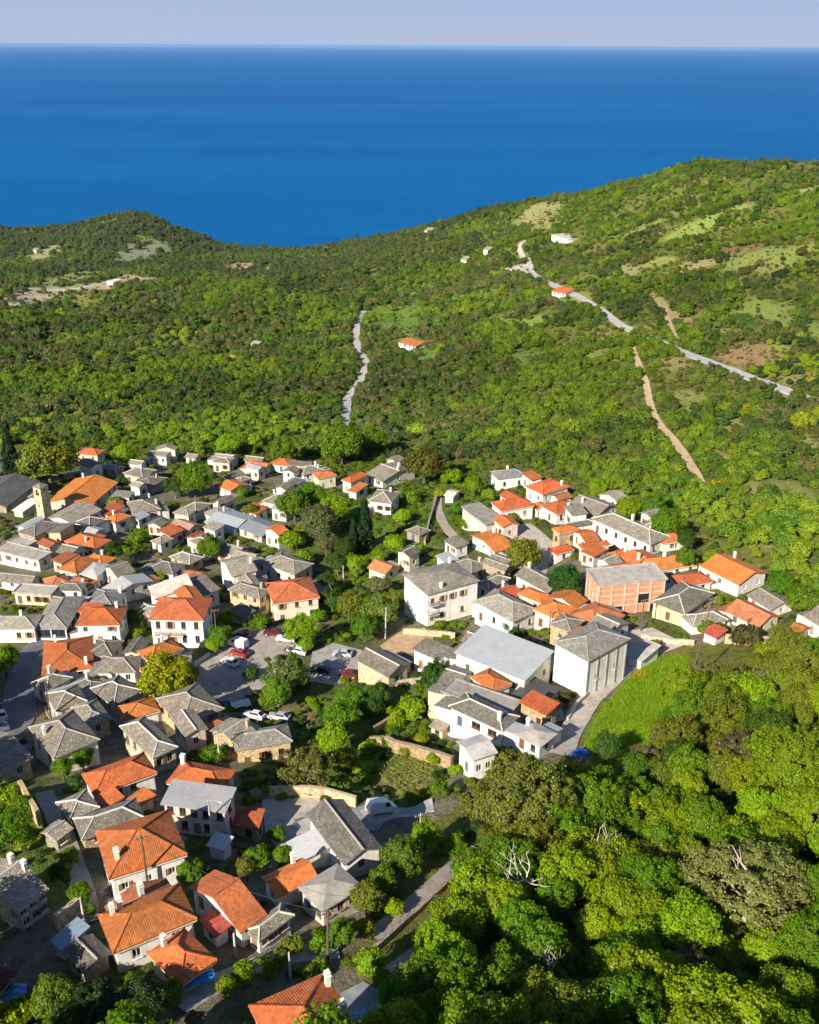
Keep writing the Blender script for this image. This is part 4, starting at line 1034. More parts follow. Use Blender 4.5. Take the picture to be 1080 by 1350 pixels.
H('slate_house','white gabled house with a dark slate roof left of the round dark green tree','gx','s','w',(688,756),(722,782),(738,768),17,rh=1.6,ch=[(-.4,.1)],lf=(2,1))
H('tiled_house','red orange gable beside the grey hip with curved ridge','gy','o','c',(648,782),(674,796),(692,786),14,rh=1.9,ch=[(-.45,.3)],roofc=(.55,.12,.04))
H('slate_house','tall white three storey house with balconies and a wide slate hip','hip','T','w',(527,759),(564,784),(634,769),42,rh=1.9,ch=[(-.38,.35),(.42,-.2)],lf=(0,0),fr=(5,2),balc=[('fr',.0,.2,2.9,(.1,.1,.1)),('fr',.0,.2,5.4,(.1,.1,.1))],caps=False,roofc=(.30,.275,.24))
H('slate_house','white house with slate hip and bright ridges behind the three storey house','hip','s','w',(591,746),(622,757),(648,748),11,rh=1.8,ch=[(.2,.3)])
H('slate_house','low slate roofs at the foot of the long narrow orange roof','gx','s','n',(640,742),(665,750),(682,740),8,rh=1.3,ch=[])
H('slate_house','white house with a pale grey hip and a tan corner, above the metal roofed building','hip','l','w',(625,794),(676,820),(709,805),22,rh=2.2,ch=[],lf=(3,1),roofc=(.36,.335,.29))
H('tiled_house','orange roof over pinkish walls right of the pale grey hip','hip','o','p',(704,804),(738,818),(760,804),20,rh=1.9,ch=[])
H('tiled_house','broad old orange hip partly under slate below the brick building','hip','d','n',(738,818),(785,832),(834,818),10,rh=2.4,ch=[],roofc=(.46,.15,.06))
H('metal_roof_house','cream building under a large smooth grey metal roof','sy','m','c',(602,861),(691,897),(727,866),26,rh=1.2,ch=[],caps=False,lf=(3,1),fr=(2,1),wallc=(.78,.73,.62),roofc=(.37,.395,.42),door=0)
H('flat_roof_house','low house with a worn grey concrete slab under the cream metal roofed building','flat','c','c',(584,914),(670,944),(686,926),20,ch=[],lf=(2,1),fr=(0,0),roofc=(.30,.275,.26),wallc=(.70,.58,.42))
H('slate_house','white house with a dark slate roof and wide wooden shutters','hip','S','w',(594,932),(661,964),(682,945),21,rh=1.5,ch=[(.35,-.2)],lf=(3,1),fc=(.30,.16,.08),ww=1.8,roofc=(.19,.18,.165))
H('flat_roof_house','white house with a pale concrete roof where the lane bends','hip','C','w',(676,970),(712,986),(737,970),16,rh=.8,ch=[(-.4,.2)],lf=(2,1),fr=(1,1),roofc=(.40,.37,.35))
H('cottage','small white square cottage with a pale roof above the vineyard','gy','C','w',(597,981),(624,1003),(659,997),28,rh=.8,ch=[],lf=(1,1),fr=(2,1),roofc=(.46,.44,.43))
pillar_house = H('slate_house','tall white house with grey pillars and a slate hip by the concrete lane','hip','l','w',(727,850),(776,872),(834,846),48,rh=2.0,ch=[],lf=(0,0),fr=(2,1),roofc=(.28,.28,.26))
H('slate_house','grey slate roof joined behind the tall white pillared house','gx','l','w',(766,832),(800,842),(838,826),16,rh=1.8,ch=[],roofc=(.29,.28,.26))
H('shed','low dark sheet roof workshop between the metal roofed building and the lane','sy','k','c',(676,918),(706,938),(732,915),8,ch=[],caps=False,lf=(0,0),fr=(0,0),door=0)
H('lean_to','small rust brown lean-to roof by the concrete lane','sy','d','n',(712,940),(728,948),(742,935),7,ch=[],caps=False,lf=(0,0),fr=(0,0),door=0,roofc=(.25,.09,.05))
H('shed','pale sloping shed roof at the bend behind the tall white pillared house','sy','C','w',(828,866),(846,876),(868,858),7,ch=[],caps=False,lf=(0,0),fr=(0,0),door=0,roofc=(.46,.42,.38))
H('shed','small tan shed with a rusty roof in the garden above the stone retaining wall','sy','d','y',(566,960),(584,968),(598,955),9,ch=[],caps=False,lf=(1,1),fr=(0,0),door=0,roofc=(.33,.27,.22))
# --- lone buildings on the hillside
FH = 'lone buildings on the wooded hillside'
H('field_house','lone field house with an orange roof in the meadow by the valley road','gx','o','w',(534,449),(548,457),(560,449),5,rh=1.6,ch=[],group=FH)
H('field_house','small orange roofed house beside the hill road','gx','o','w',(734,382),(746,387),(756,380),4,rh=1.8,ch=[],group=FH)
H('field_house','white ruin on the hillside above the hill road','flat','W','w',(736,309),(750,316),(762,313),5,ch=[],group=FH)
H('field_house','white hut below the hillcrest near the dark round bush','gx','l','c',(641,328),(645,330),(649,327),4,ch=[],group=FH)
H('field_house','pale hut with dark cypress on the upper slope','gx','l','c',(611,341),(615,343),(619,340),4,ch=[],group=FH)
H('field_house','tiny white hut right on the hillcrest against the sea','gx','l','c',(564,303),(568,305),(572,302),3,ch=[],group=FH)
H('field_house','pale house on the earth terrace beside the coast track','flat','W','c',(143,370),(150,372),(157,369),4,ch=[],group=FH)
H('field_house','white house beside the coast track nearest the saddle','flat','l','c',(249,358),(254,359),(259,357),3,ch=[],group=FH)
H('field_house','tiny white house high on the far left hill','gx','l','c',(45,329),(48,330),(51,328),4,ch=[],group=FH)
H('field_house','white house by the shore in the saddle between the hills','gx','l','c',(427,328),(430,329),(433,327),3,ch=[],group=FH)
H('field_house','pale farm shed in the clearing by the yellow broom','gx','l','c',(334,452),(340,455),(345,451),4,ch=[],group=FH)

PTOWER = W(60, 684); PBRICK = W(835, 812)
# --- sheds and outhouses wedged between the houses
ro = random.Random(404)
STOP = ('a','an','the','with','and','of','beside','under','behind','over','to','by','at','in','on','above','two','between','its','below','from','before','near','across','wide','small','white','orange','grey','dark','red','next')
def short(t, n=8):
    w_ = t.split()[:n]
    while w_ and w_[-1] in STOP: w_.pop()
    return ' '.join(w_)
def hits(x, y, rad):
    for (hx, hy, r0, a, sx, sy) in HOUSES:
        dx, dy = x - hx, y - hy; lx = dx * math.cos(a) + dy * math.sin(a); ly = -dx * math.sin(a) + dy * math.cos(a)
        if abs(lx) < sx / 2 + rad and abs(ly) < sy / 2 + rad: return True
    return False
used, nout = {}, 0
MAIN = list(HOUSES)
for _ in range(9000):
    if nout >= 104: break
    h_ = ro.choice(MAIN)
    if nout >= 70 and h_[0] / h_[1] < .05: continue
    if h_[1] > 345 or h_[1] < 150: continue
    key = HLAB[(h_[0], h_[1])]
    if used.get(key): continue
    an = ro.uniform(0, 6.283); dist = h_[2] + ro.uniform(2.6, 6.0); x, y = h_[0] + math.cos(an) * dist, h_[1] + math.sin(an) * dist
    sx, sy = ro.uniform(4.2, 8.0), ro.uniform(3.6, 5.4)
    if x / y > .29 or abs(x) > .42 * y or not bool(in_poly([x], [y], Z_VILLAGE)[0]) or hits(x, y, min(sx, sy) / 2 + .1): continue
    if any(bool(in_poly([x], [y], g_)[0]) for g_ in Z_GREEN[:5]): continue
    if any(seg_dist(np.array([x]), np.array([y]), [(q_.x, q_.y) for q_ in ln])[0] < w / 2 + sy / 2 + .5 for w, cc, ln in RW.values()): continue
    if any(bool(in_poly([x + ox], [y + oy], pl)[0]) for k_, (cc, pl) in YW.items() if 'park' in k_ for ox in (-4, 4) for oy in (-4, 4)): continue
    if np.hypot(x - PBRICK[0], y - PBRICK[1]) < 13: continue
    if np.hypot(x - PTOWER[0], y - PTOWER[1]) < 7: continue
    used[key] = 1; nout += 1
    right = x / y > .07
    rk = ro.choice('ooossld' if right else 'ossslSmr'); kd = ro.choice(['gx', 'gx', 'hip', 'gy', 'sy'])
    word = {'o': 'orange tiled', 'r': 'red tiled', 'd': 'faded tiled', 's': 'grey slate', 'S': 'dark slate', 'l': 'pale slate', 'm': 'grey metal'}[rk]
    H('outhouse', 'small %s roofed outhouse by the %s' % (word, short(key)), kd, rk, ro.choice('wwwcntp'), None, None, None, 0, cat='outhouse', group='outhouses between the village houses',
      place=(x, y, h_[3] + ro.choice([0, 0, math.pi / 2]) + ro.uniform(-.15, .15), sx, sy, ro.uniform(2.6, 4.6)), ch=[], lf=(2, 1), fr=(1, 1))
print('outhouses', nout)

# brick bays of the unfinished building
def on_wall(E, side):
    sx, sy, hw, ov = DIM[E.name]; iw, ih = sx - 2 * ov, sy - 2 * ov
    return ((-iw/2, -ih/2), (1, 0), iw, 0.0) if side == 'lf' else ((iw/2, -ih/2), (0, 1), ih, math.pi / 2)
for side, nb in (('lf', 3), ('fr', 5)):
    o, u, w_, th = on_wall(brick_house, side); hw = DIM[brick_house.name][2]
    fl = 3
    nrm = Vector((u[1], -u[0], 0))
    for i in range(nb + 1):
        p = Vector((*o, 0)) + Vector((*u, 0)) * (.2 + (w_ - .4) * i / nb) + nrm * .10
        s = MB(); s.box((0, 0, hw / 2 - .3), (.42, .3, hw + .5)); c_ = s.build('concrete_post', M['concrete'], brick_house, color=(.62,.46,.37)); c_.location = p; c_.rotation_euler = (0, 0, th)
    for k in range(fl):
        p = Vector((*o, 0)) + Vector((*u, 0)) * (w_ / 2) + nrm * .08
        s = MB(); s.box((0, 0, hw * (k + 1) / fl - .22), (w_ - .02, .22, .32)); c_ = s.build('concrete_beam', M['concrete'], brick_house, color=(.62,.46,.37)); c_.location = p; c_.rotation_euler = (0, 0, th)
        for i in range(nb):
            if side == 'fr' and k == 1 and i == 3 or (k == 0 and i in (1, 4)): mat, cc = M['glass'], (1, 1, 1)  # open bays are solid dark panels, the inside shade put into their colour
            else: mat, cc = M['brick'], (1, 1, 1)
            bw = (w_ - .4) / nb - .44; z0 = hw * k / fl + .02; z1 = hw * (k + 1) / fl - .40
            p = Vector((*o, 0)) + Vector((*u, 0)) * (.2 + (w_ - .4) * (i + .5) / nb) + nrm * .03
            s = MB(); s.box((0, 0, (z0 + z1) / 2), (bw, .08, z1 - z0)); c_ = s.build('brick_panel' if mat is M['brick'] else 'dark_bay_panel', mat, brick_house); c_.location = p; c_.rotation_euler = (0, 0, th)
            if mat is M['brick'] and k > 0:
                s = MB(); s.box((0, -.06, z0 + (z1 - z0) * .5), (bw, .06, .1)); s.build('lintel', M['concrete'], c_, color=(.7,.55,.42))
o, u, w_, th = on_wall(pillar_house, 'fr'); hw = DIM[pillar_house.name][2]
for i in range(5):
    s = MB(); s.box((0, 0, hw / 2 - .4), (.34, .34, hw + .5)); c_ = s.build('pillar', M['concrete'], pillar_house, color=(.34,.33,.32))
    c_.location = Vector((*o, 0)) + Vector((*u, 0)) * (.2 + (w_ - .4) * i / 4) + Vector((u[1], -u[0], 0)) * -.03; c_.rotation_euler = (0, 0, th)

# ------------------------------------------------------------------ bell tower
p = PTOWER
bt = tag(empty('bell_tower', (p.x, p.y, p.z), R(-28)), 'square tan stone bell tower with a belfry opening beside the big orange hall', 'bell tower')
bh, bw = 10.6, 3.0
s = MB()
for (o, u) in (((-bw/2, -bw/2, 0), (1, 0, 0)), ((bw/2, -bw/2, 0), (0, 1, 0)), ((bw/2, bw/2, 0), (-1, 0, 0)), ((-bw/2, bw/2, 0), (0, -1, 0))):
    wall_panel(s, o, u, bw, -1.0, bh, [(bw/2-.65, bw/2+.65, bh-2.6, bh-1.0, 'o'), (bw/2-.42, bw/2+.42, bh-1.0, bh-.62, 'o'), (bw/2-.2, bw/2+.2, bh*.42, bh*.42+.8, 'o')], .5)
s.build('wall', M['stone'], bt, color=(.66,.55,.40))
s = MB()
for k in range(4):
    a, b = [(-1.7,-1.7),(1.7,-1.7),(1.7,1.7),(-1.7,1.7)][k], [(1.7,-1.7),(1.7,1.7),(-1.7,1.7),(-1.7,-1.7)][k]
    s.face([(*a, bh+.14), (*b, bh+.14), (0, 0, bh + 1.25)]); s.face([(*a, bh), (*b, bh), (*b, bh+.14), (*a, bh+.14)])
s.face([(-1.7,-1.7,bh),(-1.7,1.7,bh),(1.7,1.7,bh),(1.7,-1.7,bh)])
s.build('roof', M['slate'], bt, color=(.22,.21,.19))
s = MB(); s.box((0, 0, bh - 2.9), (3.2, 3.2, .18)); s.build('string_course', M['plaster'], bt, color=(.7,.62,.48))
s = MB(); s.tube([(0,0,bh-2.2),(0,0,bh-2.0),(0,0,bh-1.6),(0,0,bh-1.4)], [.45,.40,.28,.1], 10); s.build('bell', M['paint'], bt, color=(.12,.09,.05))

# ------------------------------------------------------------------ walls of stone and terraces
def stone_wall(name, label, pxs, h, th=.5, color=(.46,.37,.26), mat='stone', cat='wall'):
    L = [W(*q_) for q_ in pxs]
    dense = []
    for a, b in zip(L[:-1], L[1:]):
        n = max(1, int((b - a).length / 2.0))
        dense += [a + (b - a) * (i / n) for i in range(n)]
    dense.append(L[-1])
    o = dense[0].copy(); s = MB(); d0 = 0
    rr = random.Random(label)
    T = []
    for i, p in enumerate(dense):
        a, b = dense[max(i - 1, 0)], dense[min(i + 1, len(dense) - 1)]
        t = Vector((b.x - a.x, b.y - a.y, 0)).normalized(); nr = Vector((-t.y, t.x, 0)) * th / 2
        z = float(gz(p.x, p.y)); zt = z + h * rr.uniform(.9, 1.06)
        T.append([Vector((p.x, p.y, z - 1.2)) - nr - o, Vector((p.x, p.y, zt)) - nr - o, Vector((p.x, p.y, zt)) + nr - o, Vector((p.x, p.y, z - 1.2)) + nr - o])
    for a, b in zip(T[:-1], T[1:]):
        ln = (b[0] - a[0]).length
        for i in range(3):
            s.face([a[i], b[i], b[i + 1], a[i + 1]][::-1], uv=[(d0, (i + 1) * h), (d0 + ln, (i + 1) * h), (d0 + ln, i * h), (d0, i * h)])
        d0 += ln
    s.face(T[0]); s.face(T[-1][::-1])
    w_ = link(name, s.mesh(name, M[mat]), loc=tuple(o), color=color)
    return tag(w_, label, cat)
stone_wall('retaining_wall', 'tan stone retaining wall above the vineyard terraces', [(489,985),(520,992),(548,999),(576,1006),(596,1014)], 2.5, .7, (.40,.31,.21))
stone_wall('retaining_wall', 'reddish earth and stone bank wall under the green bushes above the vineyard', [(494,968),(515,955),(540,946)], 1.8, .6, (.50,.33,.20))
stone_wall('garden_wall', 'tan garden wall along the wood edge under the rusty orange roof', [(955,848),(985,850),(1020,850),(1052,846)], 2.2, .45, (.62,.50,.36))
stone_wall('garden_wall', 'tall tan ruined stone wall beside the narrow lane and green bushes', [(30,1052),(42,1072),(54,1092)], 3.2, .6, (.58,.46,.28))
stone_wall('garden_wall', 'broken pale stone wall next to the beige stone house', [(76,1228),(92,1216),(106,1205)], 2.6, .6, (.62,.54,.42))
stone_wall('garden_wall', 'low stone wall along the sunlit stone path in the wood', [(490,1258),(535,1218),(575,1182),(612,1148),(640,1122)], .9, .5, (.42,.36,.31))
stone_wall('garden_wall', 'pale wall curving along the concrete lane below the tall white pillared house', [(748,952),(762,930),(790,902)], 1.0, .35, (.62,.58,.52), 'plaster')
stone_wall('garden_wall', 'stone garden wall behind the sunlit courtyard with red tiles on it', [(356,1052),(392,1050),(430,1052),(470,1064)], 2.0, .5, (.60,.50,.36))
stone_wall('garden_wall', 'white wall at the corner of the red roofed balcony house, by the car park', [(236,892),(258,878),(276,866)], 1.1, .35, (.66,.60,.50), 'plaster')
stone_wall('garden_wall', 'pale terrace wall beneath the three storey white house', [(532,836),(560,838),(600,842)], 1.5, .5, (.62,.52,.38))
stone_wall('garden_wall', 'stone bank wall left of the stone lane in the valley', [(560,718),(566,690),(574,664),(578,648)], 1.4, .5, (.42,.36,.28))
stone_wall('garden_wall', 'wall along the terrace before the cream metal roofed building', [(520,905),(556,900),(590,878)], 1.2, .4, (.50,.44,.36))
stone_wall('garden_wall', 'wall of the yard between the big brown slate roof and the tan cottage', [(262,985),(285,965),(300,950)], 1.3, .4, (.52,.45,.35))
stone_wall('garden_wall', 'rough wall with pale stones before the ochre walled slate house', [(845,842),(880,848),(915,850)], 1.2, .5, (.60,.55,.48))

# ------------------------------------------------------------------ vineyard rows
def leaf_faces(s, c, n, rad, size, rnd, flat=1.0, up=.5):
    for _ in range(n):
        d = Vector((rnd.gauss(0, 1), rnd.gauss(0, 1), rnd.gauss(0, 1) * flat))
        if d.length < 1e-6: continue
        d = d.normalized() * rad * (rnd.random() ** .33)
        p = Vector(c) + d
        nn = (d.normalized() * .6 + Vector((rnd.gauss(0, .6), rnd.gauss(0, .6), rnd.gauss(0, .6) + up))).normalized()
        a = nn.cross(Vector((rnd.random() - .5, rnd.random() - .5, rnd.random() - .5))).normalized(); b = nn.cross(a)
        z = size * rnd.uniform(.6, 1.3)
        a *= z * .5; b *= z * .5
        s.face([p - a - b * .3, p - b, p + a - b * .2, p + a * .6 + b * .7, p - a * .5 + b], uv=[(0, 0)] * 5)
rnd = random.Random(3)
for k in range(8):
    t = k / 7
    a, b = W(527 - 28 * t, 994 + 27 * t), W(575 - 38 * t, 1018 + 33 * t)
    s = MB(); nv = int((b - a).length / .5)
    for i in range(nv):
        p = a + (b - a) * (i / nv) - a; p.z = float(gz(a.x + p.x, a.y + p.y)) - a.z
        if rnd.random() < .02: continue
        leaf_faces(s, (p.x, p.y, p.z + .38), 16, .27, .20, rnd, 1.0)

    vr = empty('vine_row', tuple(a))
    tag(vr, 'row of low green vines on the terraced vineyard below the stone retaining wall', 'vine row', 'rows of the terraced vineyard')
    s.build('leaves', M['leaf'], vr, color=(.15, .26, .02))
    s = MB()
    for i in range(0, nv, 9):
        p = (b - a) * (i / nv); z = float(gz(a.x + p.x, a.y + p.y)) - a.z; s.box((p.x, p.y, z + .4), (.06, .06, .95))
    s.build('stakes', M['wood'], vr, color=(.3, .24, .17))

# ------------------------------------------------------------------ poles and lamps
def pole(name, label, base, topy, wood=True, lean=0.0, arm=0, lamp=False):
    p = W(*base); dist = (p - Vector((0, 0, CAM_H))).length; ang = math.asin((CAM_H - p.z) / dist)
    h = (base[1] - topy) * dist / FOC / math.cos(ang)
    E = tag(empty(name, (p.x, p.y, p.z)), label, 'utility pole' if not lamp else 'street lamp', 'poles of the village')
    tx = lean * h
    s = MB(); s.tube([(0, 0, -.6), (tx * .5, 0, h * .5), (tx, 0, h)], [.17, .14, .10], 7)
    s.build('shaft', M['wood'] if wood else M['concrete'], E, color=(.15, .10, .07) if wood else (.55, .53, .50))
    for k in range(arm):
        s = MB(); s.box((tx, 0, h - .35 - k * .8), (1.7, .1, .12), rz=.4); a = s.build('crossarm', M['wood'], E, color=(.14, .10, .07))
        s = MB()
        for q_ in (-.75, -.3, .3, .75): s.tube([(tx + q_ * math.cos(.4), q_ * math.sin(.4), h - .29 - k * .8), (tx + q_ * math.cos(.4), q_ * math.sin(.4), h - .08 - k * .8)], [.05, .04], 5)
        s.build('insulators', M['paint'], a, color=(.5, .5, .5))
    if lamp:
        s = MB(); s.tube([(tx, 0, h - .1), (tx + .8, -.3, h + .25), (tx + 1.5, -.55, h + .25)], [.06, .05, .05], 5); s.build('bracket', M['paint'], E, color=(.35, .35, .36))
        s = MB(); s.box((tx + 1.75, -.64, h + .22), (.6, .24, .14), rz=-.35); s.build('lamp_head', M['paint'], E, color=(.5, .5, .5))
    return E, Vector((p.x + tx, p.y, p.z + h - .35))
PT = {}
for k, a in dict(
    a=('utility_pole', 'tall dark wooden pole before the white wall of the large orange hipped house', (197,1182), 1114, True, 0, 1),
    b=('utility_pole', 'short weathered pole beside the broken pale stone wall', (112,1220), 1189, False, 0, 0),
    c=('utility_pole', 'slim pale pole rising behind the broken slate house', (554,1118), 1078, False, 0, 1),
    d=('utility_pole', 'wooden pole over the bushes below the ruined concrete roof', (432,1264), 1212, True, .03, 1),
    e=('utility_pole', 'short white post near the orange gabled house with shaded wall', (311,1262), 1236, False, 0, 0),
    f=('utility_pole', 'tall leaning wooden pole on the meadow edge beside the concrete lane', (908,905), 798, True, .11, 2),
    g=('utility_pole', 'grey pole left of the three storey white house over the stacked round tree', (508,842), 802, False, .03, 1),
    h=('utility_pole', 'wooden pole standing among shrubs at the edge of the car park', (287,855), 806, True, .0, 1),
    i=('utility_pole', 'white post in the dark shade of the valley trees', (453,770), 746, False, 0, 0),
    j=('street_lamp', 'street lamp in front of the pinkish house with the grey metal roof', (280,1112), 1062, False, 0, 0, True),
    k=('utility_pole', 'thin pale pole at the shaded yard of the tan stone cottage', (290,1008), 968, False, 0, 1),
    l=('utility_pole', 'thin pole in front of the recessed white balcony house', (70,962), 902, True, 0, 1),
    m=('utility_pole', 'dark pole on the lane right of the grey metal roof with skylights', (412,705), 678, True, 0, 1),
    n=('utility_pole', 'pole beside the brick building and the ochre walled slate house', (845,832), 792, True, 0, 1),
    o=('utility_pole', 'thin pole between the white hip house and the orange roof over pinkish walls', (724,838), 806, True, 0, 1),
    q=('utility_pole', 'short pole in the garden with yellow bushes, lower village', (383,1290), 1262, False, 0, 0),
).items():
    PT[k] = pole(*a)[1]
def cable(label, a, b, sag=.9):
    o = (a + b) / 2; n = 14
    pth = [a + (b - a) * (i / n) - Vector((0, 0, sag * 4 * (i / n) * (1 - i / n))) - o for i in range(n + 1)]
    s = MB(); s.tube(pth, [.022] * (n + 1), 4)
    tag(link('power_cable', s.mesh('power_cable', M['rubber']), loc=tuple(o), color=(.05, .05, .05)), label, 'cable', 'power cables of the village')
cable('black cable from the tall wooden pole to the bushes pole', PT['a'], PT['d'], 1.6)
cable('black cable between the wooden bushes pole and the pale pole', PT['d'], PT['c'], 1.4)
cable('black cable from the street lamp to the tall wooden pole', PT['j'], PT['a'], 1.0)
cable('black cable from the leaning pole over to the brick building pole', PT['f'], PT['n'], 1.0)

# ------------------------------------------------------------------ cars
def rounded(s, w, l, z0, z1, tw, tl, off=0.0, mat=0):
    a = [(-w/2, -l/2, z0), (w/2, -l/2, z0), (w/2, l/2, z0), (-w/2, l/2, z0)]
    b = [(-tw/2, -tl/2 + off, z1), (tw/2, -tl/2 + off, z1), (tw/2, tl/2 + off, z1), (-tw/2, tl/2 + off, z1)]
    s.face(b, mat)
    for i in range(4):
        j = (i + 1) % 4; s.face([a[i], a[j], b[j], b[i]], mat)
def profile(s, prof, w, inset):
    n = len(prof)
    Lh = [(-w/2 + inset(z), y, z) for y, z in prof]; Rh = [(w/2 - inset(z), y, z) for y, z in prof]
    s.face(Lh[::-1]); s.face(Rh)
    for i in range(n):
        j = (i + 1) % n; s.face([Lh[i], Lh[j], Rh[j], Rh[i]])
CARS = 'cars parked in the village'
def build_car(van=False):
    E = empty('parked_van' if van else 'parked_car', (0, 0, 0))
    s = MB()
    if van:
        profile(s, [(-2.2,.32),(2.15,.32),(2.25,.75),(2.1,1.05),(1.3,1.2),(.75,1.95),(-2.1,1.98),(-2.22,1.2)], 1.8, lambda z: 0 if z < 1.1 else .10 * (z - 1.1) / .8)
    else:
        profile(s, [(-2.0,.30),(2.0,.30),(2.08,.62),(1.9,.82),(1.0,.93),(-1.55,.98),(-2.02,.92),(-2.06,.55)], 1.70, lambda z: 0)
        profile(s, [(1.02,.9),(.35,1.40),(-1.0,1.45),(-1.75,.97)], 1.56, lambda z: 0 if z < 1.0 else .14 * (z - 1.0) / .45)
    bm_ = s.mesh('body', M['carpaint'])
    link('body', bm_, E)
    s = MB()
    if van: s.face([(-.74,1.27,1.27),(.74,1.27,1.27),(.66,.82,1.86),(-.66,.82,1.86)][::1])
    else:
        s.face([(-.66,.975,.96),(.66,.975,.96),(.58,.40,1.385),(-.58,.40,1.385)])
        s.face([(.66,-1.73,1.01),(-.66,-1.73,1.01),(-.58,-1.08,1.44),(.58,-1.08,1.44)])
    link('windscreen', s.mesh('windscreen', M['glass']), E)
    s = MB()
    for sg in (-1, 1):
        if van: q_ = [(sg*.885,1.2,1.2),(sg*.885,.2,1.2),(sg*.825,.2,1.8),(sg*.825,.78,1.8)]
        else: q_ = [(sg*.79,.8,1.0),(sg*.79,-1.4,1.0),(sg*.665,-.98,1.38),(sg*.665,.36,1.36)]
        s.face(q_ if sg < 0 else q_[::-1])
    link('side_windows', s.mesh('side_windows', M['glass']), E)
    s = MB(); s.tube([(-.1,0,0),(.1,0,0)], [.31,.31], 12); s.f.append(tuple(range(11,-1,-1))); s.m.append(0); s.uv.extend([(0,0)]*12)
    wm_ = s.mesh('wheel', M['rubber'])
    s = MB(); s.tube([(-.115,0,0),(.115,0,0)], [.17,.17], 10); s.f.append(tuple(range(9,-1,-1))); s.m.append(0); s.uv.extend([(0,0)]*10)
    rm_ = s.mesh('rim', M['paint'])
    for x in (-.78, .78):
        for y in (-1.25, 1.28):
            w_ = link('wheel', wm_, E, (x, y, .31), color=(.02,.02,.02)); link('rim', rm_, w_, color=(.5,.5,.5))
    for x in (-.6, .6):
        s = MB(); s.box((x, 2.05 if not van else 2.2, .68 if not van else .86), (.34, .1, .16)); link('headlight', s.mesh('headlight', M['paint']), E, color=(.8,.8,.8))
        s = MB(); s.box((x, -2.04 if not van else -2.2, .74 if not van else 1.0), (.3, .08, .18)); link('tail_light', s.mesh('tail_light', M['carpaint']), E, color=(.4,.01,.01))
    return E
def copy_tree(o, parent=None):
    c = o.copy(); COL.objects.link(c)
    if parent is not None: c.parent = parent
    for ch in list(o.children): copy_tree(ch, c)
    return c
proto = {False: None, True: None}
def car(label, px, py, az, color, van=False, cat=None):
    if proto[van] is None: proto[van] = E = build_car(van)
    else: E = copy_tree(proto[van])
    p = W(px, py); a = R(az); e = 1.4
    fw = Vector((-math.sin(a), math.cos(a)))
    zf, zr = float(gz(p.x + fw.x * e, p.y + fw.y * e)), float(gz(p.x - fw.x * e, p.y - fw.y * e))
    sd = Vector((math.cos(a), math.sin(a))); zl, zq = float(gz(p.x - sd.x * .8, p.y - sd.y * .8)), float(gz(p.x + sd.x * .8, p.y + sd.y * .8))
    E.location = (p.x, p.y, max((zf + zr) / 2, float(gz(p.x, p.y))) + .24)
    E.rotation_euler = (math.atan2(zf - zr, 2 * e), -math.atan2(zq - zl, 1.6), a)
    for ch in E.children:
        if ch.name.split('.')[0] == 'body': ch.color = (*color, 1)
    E['label'] = label; E['category'] = 'van' if van else 'car'; E['group'] = CARS
WH, RD, DK, SV = (.8, .8, .8), (.25, .02, .025), (.02, .022, .028), (.45, .47, .5)
car('white van parked beside the broken slate house', 502, 1072, -62, WH, True)
car('dark red car at the left end of the car park', 318, 842, 60, RD)
car('white van parked between two red cars in the car park', 314, 853, 62, WH, True)
car('second red car in the car park row, half in shade', 316, 865, 62, (.30, .04, .04))
car('white car nose out in the blue shade of the car park', 304, 877, 55, (.7,.72,.75))
car('dark maroon car by the hedge at the back of the car park', 360, 838, 85, (.12, .015, .02))
car('white car on the sunny end of the car park', 377, 846, 82, WH)
car('white car half hidden under the green tree beside the car park', 391, 862, 80, WH)
car('black car in the shaded second car park', 422, 888, 80, DK)
car('silver car in the middle of the shaded second car park', 452, 866, 78, SV)
car('dark red car beside the small tan house at the second car park', 460, 893, 75, (.16, .02, .02))
car('white car on the shaded street at the picture edge', 2, 948, 30, (.75,.77,.8))
car('blue grey car on the shaded street, lower of the two at the picture edge', 4, 962, 30, (.12,.16,.24))
car('pale car parked under trees behind the tan stone cottage', 335, 948, 70, WH)
car('silver car parked in the yard beside the tan cottage', 368, 950, 75, SV)

# ------------------------------------------------------------------ tarps, small garden things
def tarp(label, px, py, w, d, az, color, h=1.0, amp=.35):
    p = W(px, py); s = MB(); n = 14
    r_ = random.Random(label); co_ = math.cos(R(az)); si = math.sin(R(az))
    ph = [r_.uniform(0, 6) for _ in range(4)]
    Z = [[amp * (.22 * math.sin(i * .9 + ph[0]) + .2 * math.sin(j * 1.1 + i * .4 + ph[1]) + .12 * math.sin(i * 1.7 - j * .8 + ph[2])) - amp * ((i / n - .5) ** 2 + (j / n - .5) ** 2) for j in range(n + 1)] for i in range(n + 1)]
    P = lambda i, j: ((i / n - .5) * w * co_ - (j / n - .5) * d * si, (i / n - .5) * w * si + (j / n - .5) * d * co_, h + Z[i][j])
    for i in range(n):
        for j in range(n): s.face([P(i, j), P(i + 1, j), P(i + 1, j + 1), P(i, j + 1)])
    E = tag(empty('tarp', (p.x, p.y, p.z)), label, 'tarp')
    sh_ = s.build('sheet', M['tarp'], E, color=color, smooth=True)
    s = MB()
    for i in (0, n):
        for j in (0, n): q_ = P(i, j); s.box((q_[0] * .97, q_[1] * .97, q_[2] / 2 - .2), (.08, .08, q_[2] + .4))
    s.build('posts', M['wood'], E, color=(.2, .15, .1))
tarp('bright blue tarp in the shade at the bend of the concrete lane', 765, 995, 2.8, 2.2, 35, (.03, .14, .55), .4)
tarp('blue tarp over the yard below the low ribbed orange wing', 262, 1306, 3.8, 1.3, 25, (.05, .20, .60), 1.6)
tarp('pale blue tarp next to the maroon tin shed', 12, 1318, 3.8, 2.0, 10, (.10, .28, .60), 1.2)
